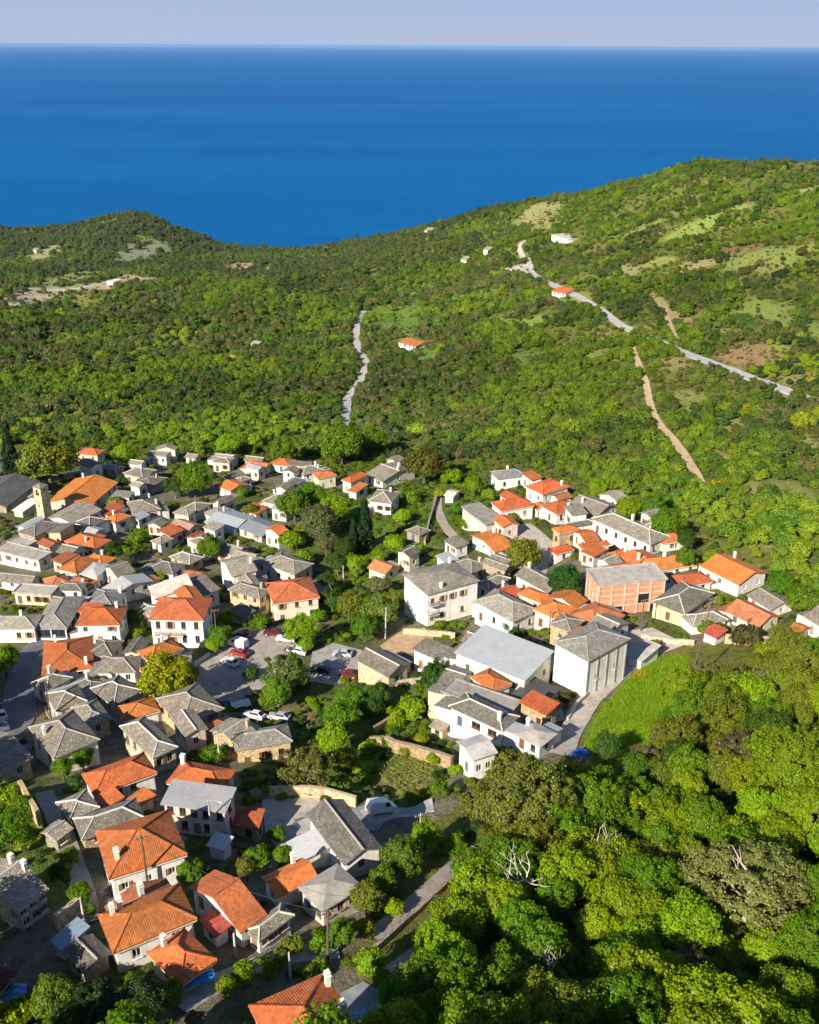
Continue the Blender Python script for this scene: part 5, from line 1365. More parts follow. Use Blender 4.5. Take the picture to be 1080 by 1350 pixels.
tarp('small blue cover lying in the cobbled yard by the lowest house', 482, 1342, 2.2, 1.2, 15, (.12, .40, .60), .5)
tarp('white canopy in the yard left of the second car park trees', 318, 936, 3.6, 2.4, 20, (.7, .7, .7), 1.6)

# ------------------------------------------------------------------ trees
def crown_mesh(name, seed, nclump, per, size, mat, shape='round', vh=.85, spread=.9, cr=(.26,.42), up=.8):
    """leaves gathered in clumps through the crown volume; radius 1, centred on the origin"""
    r_ = np.random.default_rng(seed)
    C = []
    while len(C) < nclump:
        d = r_.normal(size=3); d /= np.linalg.norm(d)
        if shape == 'round':
            rad = spread * (.45 + .5 * r_.random() ** .5)
            if d[2] < -.55: continue
            k = 1 + .16 * math.sin(3 * math.atan2(d[1], d[0]) + seed) + .10 * math.sin(5 * d[2] + seed * 2)
            c = d * rad * k * np.array([1, 1, vh])
        elif shape == 'column':
            z = r_.uniform(-1, 1); w = (1 - abs(z) ** 2.2) * .8 + .12; a = r_.uniform(0, 6.283); rr = w * (.4 + .6 * r_.random())
            c = np.array([math.cos(a) * rr, math.sin(a) * rr, z * vh])
        elif shape == 'cone':
            t = r_.random() ** .8; z = -1 + 2 * t; w = (1 - t) * .95 + .05; a = r_.uniform(0, 6.283); rr = w * (.45 + .55 * r_.random())
            c = np.array([math.cos(a) * rr, math.sin(a) * rr, z * vh])
        elif shape == 'flat':
            a = r_.uniform(0, 6.283); rr = r_.random() ** .5 * .95
            c = np.array([math.cos(a) * rr, math.sin(a) * rr, vh * (r_.uniform(-.5, .6) * (1 - rr * .6) + .2)])
        C.append((c, r_.uniform(*cr)))
    P, N, K = [], [], []
    for c, q in C:
        d = r_.normal(size=(per, 3)); d /= np.linalg.norm(d, axis=1)[:, None]
        d[:, 2] = np.where(d[:, 2] < -.4, -d[:, 2], d[:, 2])
        p = c + d * q * (r_.random((per, 1)) ** (.4 if up < 1 else .55)) * np.array([1, 1, up])
        out = p / (np.linalg.norm(p, axis=1)[:, None] + 1e-6)
        nn = d * .55 + out * .5 + r_.normal(size=(per, 3)) * .5 + np.array([0, 0, .18])
        P.append(p); N.append(nn)
    P = np.concatenate(P); N = np.concatenate(N); N /= np.linalg.norm(N, axis=1)[:, None]
    n = len(P)
    a = np.cross(N, r_.normal(size=(n, 3))); a /= np.linalg.norm(a, axis=1)[:, None] + 1e-9; b = np.cross(N, a)
    sz = size * r_.uniform(.6, 1.35, (n, 1)); 
    q0 = P - a * sz * .5 - b * sz * .22; q1 = P + a * sz * .05 - b * sz * .55; q2 = P + a * sz * .55 + b * sz * .1 + N * sz * .12; q3 = P - a * sz * .1 + b * sz * .55
    V = np.stack([q0, q1, q2, q3], 1).reshape(-1, 3).astype(np.float32)
    F = np.arange(n * 4, dtype=np.int32)
    me = bpy.data.meshes.new(name)
    me.vertices.add(n * 4); me.vertices.foreach_set('co', V.ravel())
    me.loops.add(n * 4); me.loops.foreach_set('vertex_index', F)
    me.polygons.add(n); me.polygons.foreach_set('loop_start', np.arange(0, n * 4, 4, dtype=np.int32))
    me.materials.append(mat); me.update(calc_edges=True)
    return me
def trunk_mesh(name, seed, mat, h=1.0, limbs=6, r0=.06, reach=.5, start=.35):
    r_ = random.Random(seed); s = MB()
    bend = (r_.uniform(-.06, .06), r_.uniform(-.06, .06))
    pth = [Vector((bend[0] * t * t, bend[1] * t * t, h * (t - .08))) for t in (0, .15, .4, .7, .95)]
    s.tube(pth, [r0 * 1.35, r0, r0 * .8, r0 * .5, r0 * .15], 7)
    for k in range(limbs):
        t = start + (.85 - start) * k / max(limbs - 1, 1); a = k * 2.4 + r_.uniform(-.4, .4)
        o = Vector((bend[0] * t * t, bend[1] * t * t, h * (t - .08)))
        L = reach * (1 - .45 * t) * r_.uniform(.8, 1.2)
        d = Vector((math.cos(a), math.sin(a), r_.uniform(.35, .9)))
        p1, p2 = o + d * L * .5, o + d * L + Vector((0, 0, L * .2))
        s.tube([o, p1, p2], [r0 * .5, r0 * .32, r0 * .1], 5)
        for j in (-1, 1):
            e = Vector((math.cos(a + j * .8), math.sin(a + j * .8), .7)) * L * .5
            s.tube([p1, p1 + e * .6, p1 + e], [r0 * .25, r0 * .16, r0 * .05], 4)
    return s.mesh(name, mat, True)
L_ = M['leaf']
CR = {'b': [crown_mesh('crown', 10 + i, 120, 125, .075, L_, 'round', .78 + .07 * (i % 3), .86, (.12, .33), up=1.3) for i in range(7)],
      'l': [crown_mesh('crown', 30 + i, 46, 120, .075, L_, 'round', .85, .95, (.18, .32)) for i in range(4)],       # loose crown, limbs show
      'o': [crown_mesh('crown', 40 + i, 46, 110, .085, L_, 'round', .72, .78, (.22, .36)) for i in range(3)],
      'p': [crown_mesh('crown', 50 + i, 60, 130, .11, L_, 'column', 1.0, .9, (.25, .40)) for i in range(2)],
      'c': [crown_mesh('crown', 60 + i, 110, 100, .085, L_, 'cone', 1.0, .9, (.14, .26)) for i in range(2)],
      's': [crown_mesh('crown', 70 + i, 30, 120, .13, L_, 'round', .62, .75, (.30, .46)) for i in range(4)],
      'h': [crown_mesh('crown', 90 + i, 210, 130, .045, L_, 'round', .85, .9, (.07, .22), up=1.4) for i in range(3)],     # large crown of many tufts
      'w': [crown_mesh('crown', 95 + i, 190, 75, .034, L_, 'round', .72, .88, (.07, .15)) for i in range(2)],     # wide thin crown, branches show
      'g': [crown_mesh('crown', 80, 110, 150, .07, L_, 'round', .98, .80, (.20, .28))]}                             # dense ball
TR = {'b': [trunk_mesh('trunk', 1 + i, M['bark']) for i in range(4)], 'l': [trunk_mesh('trunk', 11 + i, M['bark'], 1.0, 9, .05, .62, .25) for i in range(3)],
      'c': [trunk_mesh('trunk', 21, M['bark'], 1.0, 10, .045, .25, .15)]}
TR['o'] = TR['b']; TR['p'] = TR['c']; TR['g'] = TR['h'] = TR['b']; TR['w'] = TR['l']; TR['s'] = TR['b']
ASP = dict(b=1.0, l=1.05, o=.95, p=2.6, c=2.3, s=1.0, g=1.0, h=1.0, w=.8)
TN = dict(b='broadleaf_tree', l='broadleaf_tree', o='olive_tree', p='columnar_tree', c='conifer_tree', s='shrub', g='round_tree', h='broadleaf_tree', w='broadleaf_tree')
TC = dict(b='tree', l='tree', o='olive tree', p='tree', c='conifer', s='shrub', g='tree', h='tree', w='tree')
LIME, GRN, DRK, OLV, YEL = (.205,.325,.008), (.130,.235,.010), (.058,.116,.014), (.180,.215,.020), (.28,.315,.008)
GRY, CON, BRN, YGR, EMR = (.155,.160,.055), (.024,.058,.020), (.175,.140,.070), (.215,.300,.008), (.070,.170,.016)
KC = dict(lime=LIME, green=GRN, dark=DRK, olive=OLV, yellow=YEL, grey=GRY, conifer=CON, brown=BRN, yellowgreen=YGR, emerald=EMR)
BARK = [(.16,.12,.085), (.22,.18,.14), (.11,.09,.07)]
ALLT = []
def tree_at(kind, x, y, rad, color, label, group=None, rnd=random, zc=None, trunk=True, barkc=None, name=None):
    z = float(gz(x, y)); asp = ASP[kind]
    hc = zc if zc is not None else (rad * asp * (.96 if kind in 'pcs' else .98) * (.62 if kind == 's' else 1) + (.4 if kind in 'sc' else .7))
    E = empty(name or TN[kind], (x, y, z), rnd.uniform(0, 6.283))
    tag(E, label, TC[kind], group)
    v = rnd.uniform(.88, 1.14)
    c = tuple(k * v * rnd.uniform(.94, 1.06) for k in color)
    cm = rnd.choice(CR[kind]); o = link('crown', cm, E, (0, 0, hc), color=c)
    o.scale = (rad * rnd.uniform(.93, 1.07), rad * rnd.uniform(.93, 1.07), rad * asp * rnd.uniform(.92, 1.1))
    t = link('trunk', rnd.choice(TR[kind]), E, (0, 0, 0), color=barkc or rnd.choice(BARK))
    H_ = hc + rad * asp * (.55 if kind != 's' else .1)
    t.scale = (H_ * (.8 if kind not in 'pc' else .5),) * 2 + (H_,)
    ALLT.append((x, y, rad))
    return E
def tree(px, py, rp, kind, color, label, group=None, **kw):
    """crown centre and crown radius as surveyed on the sight lines"""
    p = W(px, py, 3.0); rad = rp * mpp(p)
    asp = ASP[kind]
    hc = rad * asp * (.96 if kind in 'pcs' else .98) * (.62 if kind == 's' else 1) + (.4 if kind in 'sc' else .7)
    p = W(px, py, hc)
    return tree_at(kind, p.x, p.y, rad, KC[color] if isinstance(color, str) else color, label, group, random.Random(label), zc=hc, **kw)
T = tree
T(219,892,33,'b','yellow','big round yellow green tree in front of the big brown slate roof')
T(746,768,25,'g',(.04,.105,.015),'dense round dark green tree beside the unfinished brick building')
T(690,732,24,'b','olive','olive brown leafy tree right of the bright orange hip terraces')
T(481,692,15,'c',(.022,.062,.02),'tall dark conifer in the valley beside the white slate houses')
T(466,706,10,'c','conifer','slim dark conifer leaning on the tall valley conifer')
T(560,612,26,'b',(.15,.155,.022),'big olive gold tree at the head of the valley')
T(596,628,15,'s','lime','lime green shrub under the big olive gold tree')
T(62,606,34,'b',(.17,.19,.02),'big yellow green tree left of the lone orange cottage')
T(14,604,15,'c','conifer','dark conifer at the picture edge above the dark slate hall')
T(31,622,10,'c','conifer','shorter dark conifer by the dark slate hall')
T(450,585,26,'b',(.13,.23,.012),'bright green tree on the slope right above the stepped orange house')
T(490,580,20,'b','green','green tree right of the bright green tree on the wood edge')
T(372,594,18,'b','green','green tree behind the orange and white pair at the wood edge')
T(300,585,15,'b','lime','light green tree behind the white cottage at the wood edge')
T(165,600,16,'b','lime','low lime tree next to the lone orange cottage')
T(256,632,22,'b','green','green tree filling the gap left of the orange twin gable cottage')
T(230,642,14,'b','dark','dark tree beside the dark slate pyramid house')
T(150,662,11,'s','green','green bush at the foot of the big orange hall')
T(160,636,10,'b','dark','dark small tree behind the big orange hall')
T(276,722,17,'b','green','round green tree in the middle of the upper village')
T(182,708,13,'s','green','green shrubs right of the white house with the tall chimney')
T(150,727,14,'b','dark','dark tree shading the orange cluster')
T(166,740,12,'o','grey','grey green olive beside the orange cluster')
T(330,672,12,'o','olive','olive bush left of the white bay fronted house')
T(320,648,10,'s','green','shrub under the orange twin gable cottage')
T(214,758,11,'s','green','green shrub growing over the pale hall roof')
T(291,838,16,'b','green','green bushy tree by the wall of the tall balcony house')
T(281,850,13,'s','lime','lime bush under the green bushy tree at the car park')
T(298,815,12,'b','yellowgreen','yellow green tree top at the corner of the car park')
T(182,832,10,'s','lime','lime bushes between the two white houses with orange hips')
T(178,815,12,'b','dark','dark tree between the two white houses with orange hips')
T(345,820,14,'s','green','green hedge bush below the tan stone house')
T(395,830,20,'b','lime','bright green tree at the back of the car park')
T(402,850,13,'s','lime','bright lime hedge beside the sunny end of the car park')
T(376,884,26,'l',(.12,.15,.03),'thin leaved green tree between the two car parks')
T(366,912,20,'b','green','green tree at the foot of the thin leaved car park tree')
T(398,900,14,'s','dark','dark bush between the two car parks')
T(502,806,24,'b',(.15,.22,.03),'layered light green tree left of the three storey white house')
T(482,826,20,'b',(.10,.20,.012),'round bright green tree below the layered light green tree')
T(518,790,17,'o','olive','olive tree in front of the weathered orange roof')
T(500,770,16,'o',(.16,.17,.06),'pale olive tree by the weathered orange roof')
T(460,800,18,'b','olive','olive green tree on the valley floor above the second car park')
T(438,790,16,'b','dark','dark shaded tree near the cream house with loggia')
T(420,812,12,'s','green','bush at the end of the tan stone house garden')
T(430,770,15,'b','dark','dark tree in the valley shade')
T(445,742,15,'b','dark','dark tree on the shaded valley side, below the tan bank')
T(388,665,22,'b','green','green tree right of the white bay fronted house')
T(420,690,24,'b',(.13,.15,.05),'soft grey green tree on the valley bank')
T(410,655,20,'b','green','leafy green tree at the top of the valley bank')
T(440,670,20,'b','lime','light green tree on top of the valley bank')
T(384,712,18,'s','lime','lime shrub mass under the soft grey green tree')
T(400,735,15,'s','lime','lime bush below the soft grey green tree')
T(455,722,16,'b','dark','dark green tree left of the tall valley conifer')
T(430,715,17,'b','grey','grey brown tree over the tan valley bank')
T(542,655,14,'s','green','green bushes below the long slate roof at the top of the valley')
T(530,680,14,'s','lime','lime bushes on the valley slope by the round roofed hut')
T(520,715,15,'s','lime','bright bush on the lower valley slope')
T(548,725,14,'s','lime','bright bush under the round roofed hut')
T(498,735,15,'s','lime','lime tree at the valley mouth')
T(470,745,15,'b','lime','lime green tree in the valley beside the white post')
T(575,735,12,'s','green','green shrub by the foot of the stone lane')
T(615,690,11,'s','green','dark grassy bush on the bank right of the stone lane')
T(606,672,11,'s','emerald','emerald bush on the bank right of the stone lane')
T(645,652,12,'s','lime','light bush left of the uppermost white house')
T(625,640,14,'b','lime','lime tree at the upper end of the stone lane')
T(600,868,14,'b','dark','dark tree behind the small white gable by the terrace')
T(574,890,21,'b',(.05,.12,.02),'deep green tree left of the cream metal roofed building')
T(600,895,13,'s','green','green bush at the corner of the cream metal roofed building')
T(545,935,22,'s','lime','wide lime bush above the red earth bank')
T(520,945,16,'s','lime','lime bush at the corner of the red earth bank')
T(560,915,14,'b','green','green bush over the wide lime bush')
T(590,930,11,'s','green','garden bush beside the low concrete slab house')
T(555,975,11,'s','yellow','yellow bush above the tan retaining wall')
T(450,950,24,'b',(.10,.215,.010),'vivid green tree in the green gully')
T(438,975,22,'b','lime','vivid lime tree at the front of the green gully')
T(462,920,20,'b','green','green tree at the top of the green gully')
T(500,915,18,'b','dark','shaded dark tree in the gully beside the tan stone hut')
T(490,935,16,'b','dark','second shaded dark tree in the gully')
T(405,1010,30,'l',(.145,.16,.035),'wispy olive tree with a pale trunk before the tan cottage')
T(425,985,15,'s','lime','lime bush right of the tan cottage')
T(455,1000,18,'b','olive','olive green tree left of the vineyard')
T(478,1012,14,'s','lime','lime green bush left of the vineyard rows')
T(450,1035,16,'s','green','green bush over the courtyard wall')
T(485,985,13,'s','lime','bright bush at the end of the retaining wall')
T(580,1040,14,'s','green','green bush below the white square cottage')
T(600,1015,10,'s','lime','lime bush left of the white square cottage')
T(545,1050,13,'s','olive','olive bush on the bank under the vineyard')
T(282,995,17,'s','green','green bush before the tan cottage, by a pale pole')
T(265,1005,12,'s','green','bush in shade near the pale stone house')
T(108,1000,13,'b','green','green tree before the slate house with bright ridges')
T(82,1012,14,'b','green','green tree by the lane under the slate house with bright ridges')
T(100,1030,11,'s','dark','dark bush beside the long orange hipped house')
T(30,1065,20,'s',(.12,.2,.015),'light green bush at the picture edge over the ruined wall')
T(12,1095,24,'b','green','green tree at the picture edge near the ruined wall')
T(35,1105,18,'s','yellowgreen','yellow green bush near the beige stone house')
T(8,1050,18,'s','lime','lime bush at the picture edge under the slate roofs')
T(5,870,20,'b','green','green tree at the picture edge beside the shaded street')
T(92,1130,13,'b','green','green tree in the shaded lane by the large orange hipped house')
T(105,1180,15,'b','green','green tree by the pale broken wall')
T(80,1150,15,'b','dark','dark tree in the lane behind the beige stone house')
T(118,1200,10,'s','green','small bush by the short weathered pole')
T(158,1193,10,'s','green','low bush at the foot of the large orange hipped house')
T(252,1155,18,'b','green','green fig tree right of the large orange hipped house')
T(340,1130,17,'s','green','green bushes between the annex and the grey shed')
T(322,1142,14,'s','olive','olive bushes over the orange gabled house')
T(372,1128,13,'b','green','green bush against the white grey roofed shed')
T(365,1100,13,'s','green','bush in the courtyard corner')
T(385,1245,17,'s','olive','olive brown bush under the mottled slate roof')
T(420,1240,17,'s','green','green bush under the ruined concrete roof')
T(450,1230,18,'b','green','tree right of the ruined concrete roof')
T(320,1282,17,'s','yellowgreen','yellow green bush left of the garden path')
T(350,1275,15,'s','olive','brownish garden bush by the lowest house')
T(368,1262,13,'s','olive','garden shrub above the lowest house chimneys')
T(300,1300,15,'s','yellowgreen','yellowish bush beside the pale stone path')
T(482,1185,22,'b','olive','olive green tree left of the sunlit path')
T(505,1160,20,'b','green','green tree on the slope over the sunlit path')
T(530,1130,26,'b',(.11,.18,.015),'broad green tree right of the pale slim pole')
T(560,1100,20,'b','lime','lime tree above the broad green tree by the slim pole')
T(520,1195,15,'s','yellowgreen','yellow green bush beside the sunlit path')
T(480,1225,14,'s','yellow','yellow bush at the lower end of the sunlit path')
T(487,1268,22,'s',(.20,.30,.012),'brilliant lime bush hanging over the cobbled yard')
T(505,1290,14,'s',(.18,.28,.012),'second brilliant lime bush by the cobbled yard')
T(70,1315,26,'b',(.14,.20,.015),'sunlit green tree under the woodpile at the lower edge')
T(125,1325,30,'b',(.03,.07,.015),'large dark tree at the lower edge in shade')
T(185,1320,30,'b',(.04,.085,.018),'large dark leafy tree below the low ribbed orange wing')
T(225,1310,18,'b',(.12,.18,.015),'sunlit tree top beside the blue tarp yard')
T(20,1340,22,'s','yellowgreen','yellow green shrub in the lower corner')
T(190,1350,18,'s','yellowgreen','yellow green bush at the lower edge by the pale path')
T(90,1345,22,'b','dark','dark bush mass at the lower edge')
T(258,1345,14,'s','brown','dry brown shrub on the pale stone path')
T(930,828,13,'s','green','bush beside the bright red lean-to')
T(985,838,20,'s',(.10,.10,.035),'brown green bush row before the rusty orange roof')
T(950,830,12,'s','green','green bush against the rusty orange roof')
T(815,780,9,'s','brown','rust coloured bush at the foot of the brick building')
T(640,770,9,'s','green','bush between the three storey house and the red gable')
T(680,838,12,'s','dark','dark hedge behind the cream metal roofed building')
T(720,835,10,'s','olive','dry hedge right of the dark hedge')
T(745,920,10,'s',(.1,.1,.03),'round clipped bush at the foot of the tall white pillared house')
T(865,850,9,'s','olive','bush in the rough yard at the lane')
T(830,715,9,'s','green','climbing bush on the long slate house wall')
T(676,682,8,'s','green','ivy bush on the bright orange hip house wall')
T(695,812,8,'s','green','bush at the corner of the pale grey hip')
T(945,790,10,'s','olive','shrub in the yard of the long orange house')
T(905,735,14,'b','green','green tree behind the wide orange roof')
T(940,735,13,'s','lime','lime shrub behind the long orange house')
T(880,690,22,'b','green','green tree behind the orange roofed house with awning')
T(905,712,13,'b','dark','dark hollow tree over the village end')
T(830,670,18,'b','lime','lime tree behind the slate roofs with white ridge')
T(790,645,15,'b','lime','lime tree behind the bright red roof house')
T(862,668,18,'b',(.10,.19,.012),'bright tree above the long slate house')
T(1060,790,22,'b','green','green tree over the striped orange roof')
T(1030,770,20,'b',(.09,.2,.012),'bright green tree behind the slate roof at village end')
T(580,650,9,'s','yellow','yellowish bush at the head of the stone lane')
T(510,978,12,'s','lime','lime shrub trailing over the middle of the tan retaining wall')
T(572,1000,11,'s','yellowgreen','yellow green shrub at the end of the tan retaining wall')
T(535,990,9,'s','olive','dry olive shrub on the tan retaining wall')
T(945,640,10,'s',(.42,.33,.02),'bright yellow broom bush at the foot of the dirt track')
T(985,540,9,'s',(.42,.34,.02),'yellow broom bush below the hill road')
T(1068,505,9,'s',(.42,.33,.03),'orange yellow broom bush near the picture edge by the hill road')
T(330,888,12,'s','dark','dark bush in the middle of the car park edge')
# remarkable trees of the near wood
T(695,1050,58,'h',(.165,.180,.030),'huge brownish green tree right below the white square cottage')
T(640,1062,30,'b',(.155,.170,.025),'brownish green tree left of the huge brownish one')
T(800,985,20,'b',(.06,.13,.018),'dark green tree beside the blue tarp')
T(838,1012,20,'b',(.09,.18,.015),'fresh green tree at the lower edge of the meadow')
T(880,975,18,'l','grey','pale bare twigged tree on the meadow')
T(950,945,36,'h',(.155,.215,.015),'wide light green tree beyond the meadow')
T(990,920,32,'b','lime','light green tree on the wood edge beside the wide one')
T(1045,1005,50,'h',(.175,.265,.010),'brightest lime green tree in the near wood, at the picture edge')
T(975,1000,30,'b',(.12,.115,.045),'dull grey brown tree left of the brightest lime tree')
T(1010,940,16,'g',(.17,.20,.02),'small round pale green tree before the light green trees')
T(990,1165,72,'w',(.225,.265,.065),'big thin crowned tree with pale branches in the middle of the near wood', barkc=(.42,.36,.28))
T(910,1270,30,'w',(.20,.17,.08),'dry looking grey brown shrub tree low in the near wood')
T(1040,1310,34,'b',(.17,.285,.012),'bright yellow green tree at the lower picture edge')
T(585,1200,20,'l',(.17,.17,.07),'thin pale trunked tree standing over the sunlit path')
# dead and leafless trees
def branch(s, o, d, L, r, lev):
    n = 4; pth = [o]; dd = d.normalized()
    for i in range(n):
        dd = (dd + Vector((r_.gauss(0, .17), r_.gauss(0, .17), r_.gauss(0, .12)))).normalized(); pth.append(pth[-1] + dd * L / n)
    s.tube(pth, [r * (1 - .16 * i) for i in range(n + 1)], 6)
    if lev:
        for k in range(3 if lev > 1 else 2):
            a = r_.uniform(0, 6.28); q_ = (dd + Vector((math.cos(a), math.sin(a), .35)) * .85)
            branch(s, pth[-1] if k < 2 else pth[2], q_, L * r_.uniform(.62, .82), r * .55, lev - 1)
r_ = random.Random(8)
for (px, py, hs, lb) in ((688, 1200, 4.6, 'bare white dead tree standing out of the green wood'), (790, 1160, 4.4, 'small leafless pale tree right of the bare white dead tree'),
                         (722, 1310, 3.2, 'half bare pale tree low in the wood under the bare white dead tree'), (880, 990, 2.6, 'leafless grey tree at the edge of the green meadow')):
    p = W(px, py, 0)
    dt = tag(empty('dead_tree', tuple(p), .3), lb, 'tree')
    s = MB(); branch(s, Vector((0, 0, -.5)), Vector((.05, 0, 1)), hs + .6, .27, 0)
    for k, dv in enumerate([(-1, -.1, .6), (.75, .1, 1.0), (.15, -.6, .9), (-.55, .5, 1.0), (-.9, -.4, .3)][:5 if hs > 4.5 else 4]):
        branch(s, Vector((.1, 0, hs - .4 + .15 * k)), Vector(dv), hs * .46, .12, 2)
    s.build('trunk', M['bark'], dt, True, (.62, .57, .50) if hs > 4.5 else (.48, .43, .36))
# ------------------------------------------------------------------ near wood on the right
FP = Wl([(560,1130),(620,1100),(690,1075),(760,1050),(800,1030),(850,1010),(880,965),(905,905),(985,880),(1080,868),(1200,860),(1330,1480),(700,1500),(520,1400),(520,1345),(540,1300),(580,1250),(610,1190),(650,1140)])
xs = [p.x for p in FP]; ys = [p.y for p in FP]
rf = random.Random(21)
KIND = [('lime', 'b', LIME, 'lime green broadleaf tree in the near wood'), ('yg', 'b', YGR, 'yellow green broadleaf tree in the near wood'),
        ('green', 'b', (.125,.235,.010), 'mid green broadleaf tree in the near wood'), ('olive', 'b', OLV, 'dull olive green broadleaf tree in the near wood'),
        ('dark', 'b', (.075,.135,.014), 'dark green broadleaf tree in the near wood'), ('grey', 'w', (.20,.20,.065), 'thin grey green tree')]
fixed = [t for t in ALLT]
got = []
tries = 0
while len(got) < 180 and tries < 30000:
    tries += 1
    x, y = rf.uniform(min(xs), max(xs)), rf.uniform(max(min(ys), 42), max(ys))
    if not bool(in_poly([x], [y], FP)[0]): continue
    rad = rf.choice([2.3, 2.8, 3.1, 3.5, 3.9, 4.3]) * (.85 + .3 * rf.random())
    if any(math.hypot(x - a, y - b) < (rad + c) * .56 for a, b, c in got): continue
    if any(math.hypot(x - a, y - b) < (rad + c) * .55 for a, b, c in fixed): continue
    if any(seg_dist(np.array([x]), np.array([y]), [(q_.x, q_.y) for q_ in RW[k][2]])[0] < rad * .7 + 1 for k in ('stone_path', 'stone_path.002')): continue
    got.append((x, y, rad))
def wood_place(x, y):
    px, py = project(x, y, float(gz(x, y)) + 4)
    if px < 640: return 'beside the sunlit stone path' if py > 1080 else 'under the white square cottage'
    if py > 1235: return 'along the lower picture edge' if px < 860 else 'in the lower corner of the picture'
    if px > 960: return 'beyond the big thin crowned tree' if py > 1080 else 'at the picture edge'
    if py < 1010: return 'on the edge of the green meadow'
    if px < 780: return 'around the bare dead tree' if py > 1090 else 'behind the bare dead tree'
    return 'left of the big thin crowned tree' if py > 1100 else 'below the green meadow'
for (x, y, rad) in got:
    u = float(vnoise(np.array([x]), np.array([y]), 16, 31)[0]) * .75 + rf.random() * .35
    i = 0 if u < .40 else 1 if u < .60 else 2 if u < .72 else 3 if u < .80 else 4 if u < .85 else 5
    if y < 78 and rf.random() < .4: i = 2
    nm, kd, c, lb = KIND[i]
    adj = lb.split(' broadleaf')[0].split(' tree')[0]
    sz_ = 'small' if rad < 2.75 else 'mid sized' if rad < 3.7 else 'large'
    tree_at('h' if kd == 'b' and rad > 3.9 else kd, x, y, rad, c, '%s %s tree in the near wood %s' % (sz_.replace('mid sized', 'midsize'), adj, wood_place(x, y)), 'trees of the near wood', rf)
# tall trees just below the frame, whose shade reaches into it
for i, (px, py, r_0) in enumerate([(-40,900,4.5),(-55,940,5.5),(-70,880,5.0),(-48,980,4.6),(-95,920,5.5),(-60,1020,4.5),(-40,1240,4.6),(-75,1290,5.2),(-60,1340,5.0)]):
    q_ = W(px, py + 30); tree_at('b', q_.x, q_.y, r_0, GRN, 'tall green tree past the picture edge on the shaded street side', 'trees past the shaded street', rf)
for (x, y, r_0) in ((-6, 55, 5.0), (3, 49, 5.5), (12, 56, 4.6), (-36, 58, 4.5), (-24, 60, 4.2)):
    tree_at('b', x, y, r_0, GRN, 'tall green tree at the foot of the slope under the lowest house', 'trees at the foot of the slope', rf)

# ------------------------------------------------------------------ the wooded slopes: thousands of crowns nobody could count
def far_set(pre, n, q):
    out = []
    for i in range(n): out.append(q(i))
    return out
src = bpy.data.collections.new('far_tree_forms')
FORMS = [crown_mesh('far_crown', 200 + i, 34, 75, .125, M['leafi'], 'round', .78 + .1 * (i % 3), .80, (.18, .42), up=1.05) for i in range(8)]
FORMS += [crown_mesh('far_crown_column', 220 + i, 20, 60, .18, M['leafi'], 'column', 1.5, .9, (.28, .45)) for i in range(1)]
for i, f in enumerate(FORMS):
    o = bpy.data.objects.new('far_crown_%02d' % i, f); src.objects.link(o)
rg = np.random.default_rng(5)
PX, PY = [], []
yy = float(_uy.min()) - 5
while yy < 2050:
    sp = 3.5 + max(0, yy - 300) * .0026
    hwid = .50 * yy + 50
    n = int(2 * hwid / sp)
    x = (np.arange(n) + rg.random(n) * .9) * sp - hwid
    y = yy + (rg.random(n) - .5) * sp * 1.1
    PX.append(x); PY.append(y); yy += sp * .92
PX = np.concatenate(PX); PY = np.concatenate(PY)
keep = wood_edge(PX, PY) > 1.5
keep &= gz(PX, PY) > 6
pw = patch_w(PX, PY, 1.0)
keep &= (pw + (vnoise(PX, PY, 13, 49) - .5) * .9 < .22) | (rg.random(len(PX)) < .05)
op = vnoise(PX, PY, 42, 41) * .55 + vnoise(PX, PY, 15, 42) * .45
gap = np.clip((PX / PY - .02) * 1.0, 0, .13) * np.clip((PY - 300) / 150, 0, 1) + np.clip((PY - 900) / 4000, 0, .06)
keep &= op > (.20 + gap * 1.25)
for k, (w, c, line) in RW.items():
    if line[0].y > 250 or 'track' in k or 'road' in k:
        dd = seg_dist(PX, PY, [(q_.x, q_.y) for q_ in line])
        keep &= dd > w / 2 + .8
for (x, y, r0, a, sx, sy) in HOUSES:
    if y > 320: keep &= ~((np.abs(PX - x) < r0 + 2.0) & (PY > y - r0 - 5) & (PY < y + r0 + 1))
for (x, y, r0) in ALLT:
    if y > 200: keep &= np.hypot(PX - x, PY - y) > r0 * .9
PX, PY = PX[keep], PY[keep]
N = len(PX)
scl = (1.25 + 1.65 * rg.random(N) ** 1.7 + np.clip(vnoise(PX, PY, 60, 44) - .5, 0, 1) * 2.0) * (1 + np.clip((PY - 400) / 2500, 0, .5))
scl *= np.where(rg.random(N) < .10, 1.45, 1.0)
u = vnoise(PX, PY, 85, 45) * .52 + vnoise(PX, PY, 24, 46) * .40 + rg.random(N) * .22
pal = np.array([(.110,.155,.012), (.085,.140,.012), (.062,.100,.014), (.105,.112,.024), (.135,.126,.034), (.150,.190,.012), (.195,.235,.012), (.046,.072,.016)])
ix = np.digitize(u, [.30, .42, .52, .62, .70, .78, .88])
order = np.array([1, 5, 0, 2, 3, 4, 7, 6])
tint = pal[order[ix]] * np.array([[.90, .98, 1.1]]) * rg.uniform(1.3, 1.7, (N, 1)) * rg.uniform(.95, 1.05, (N, 3))
tint *= (.70 + .62 * vnoise(PX, PY, 105, 47))[:, None]
lf = np.clip((PY - 900) / 700, 0, 1)[:, None] * np.clip(1 - PX / PY * 2, 0, 1)[:, None]      # far hill: olive groves, plus distance haze painted into greyer leaf colour
tint = tint * (1 - .7 * lf) + np.array((.115, .145, .070)) * .7 * lf
pz = gz(PX, PY) + scl * .62
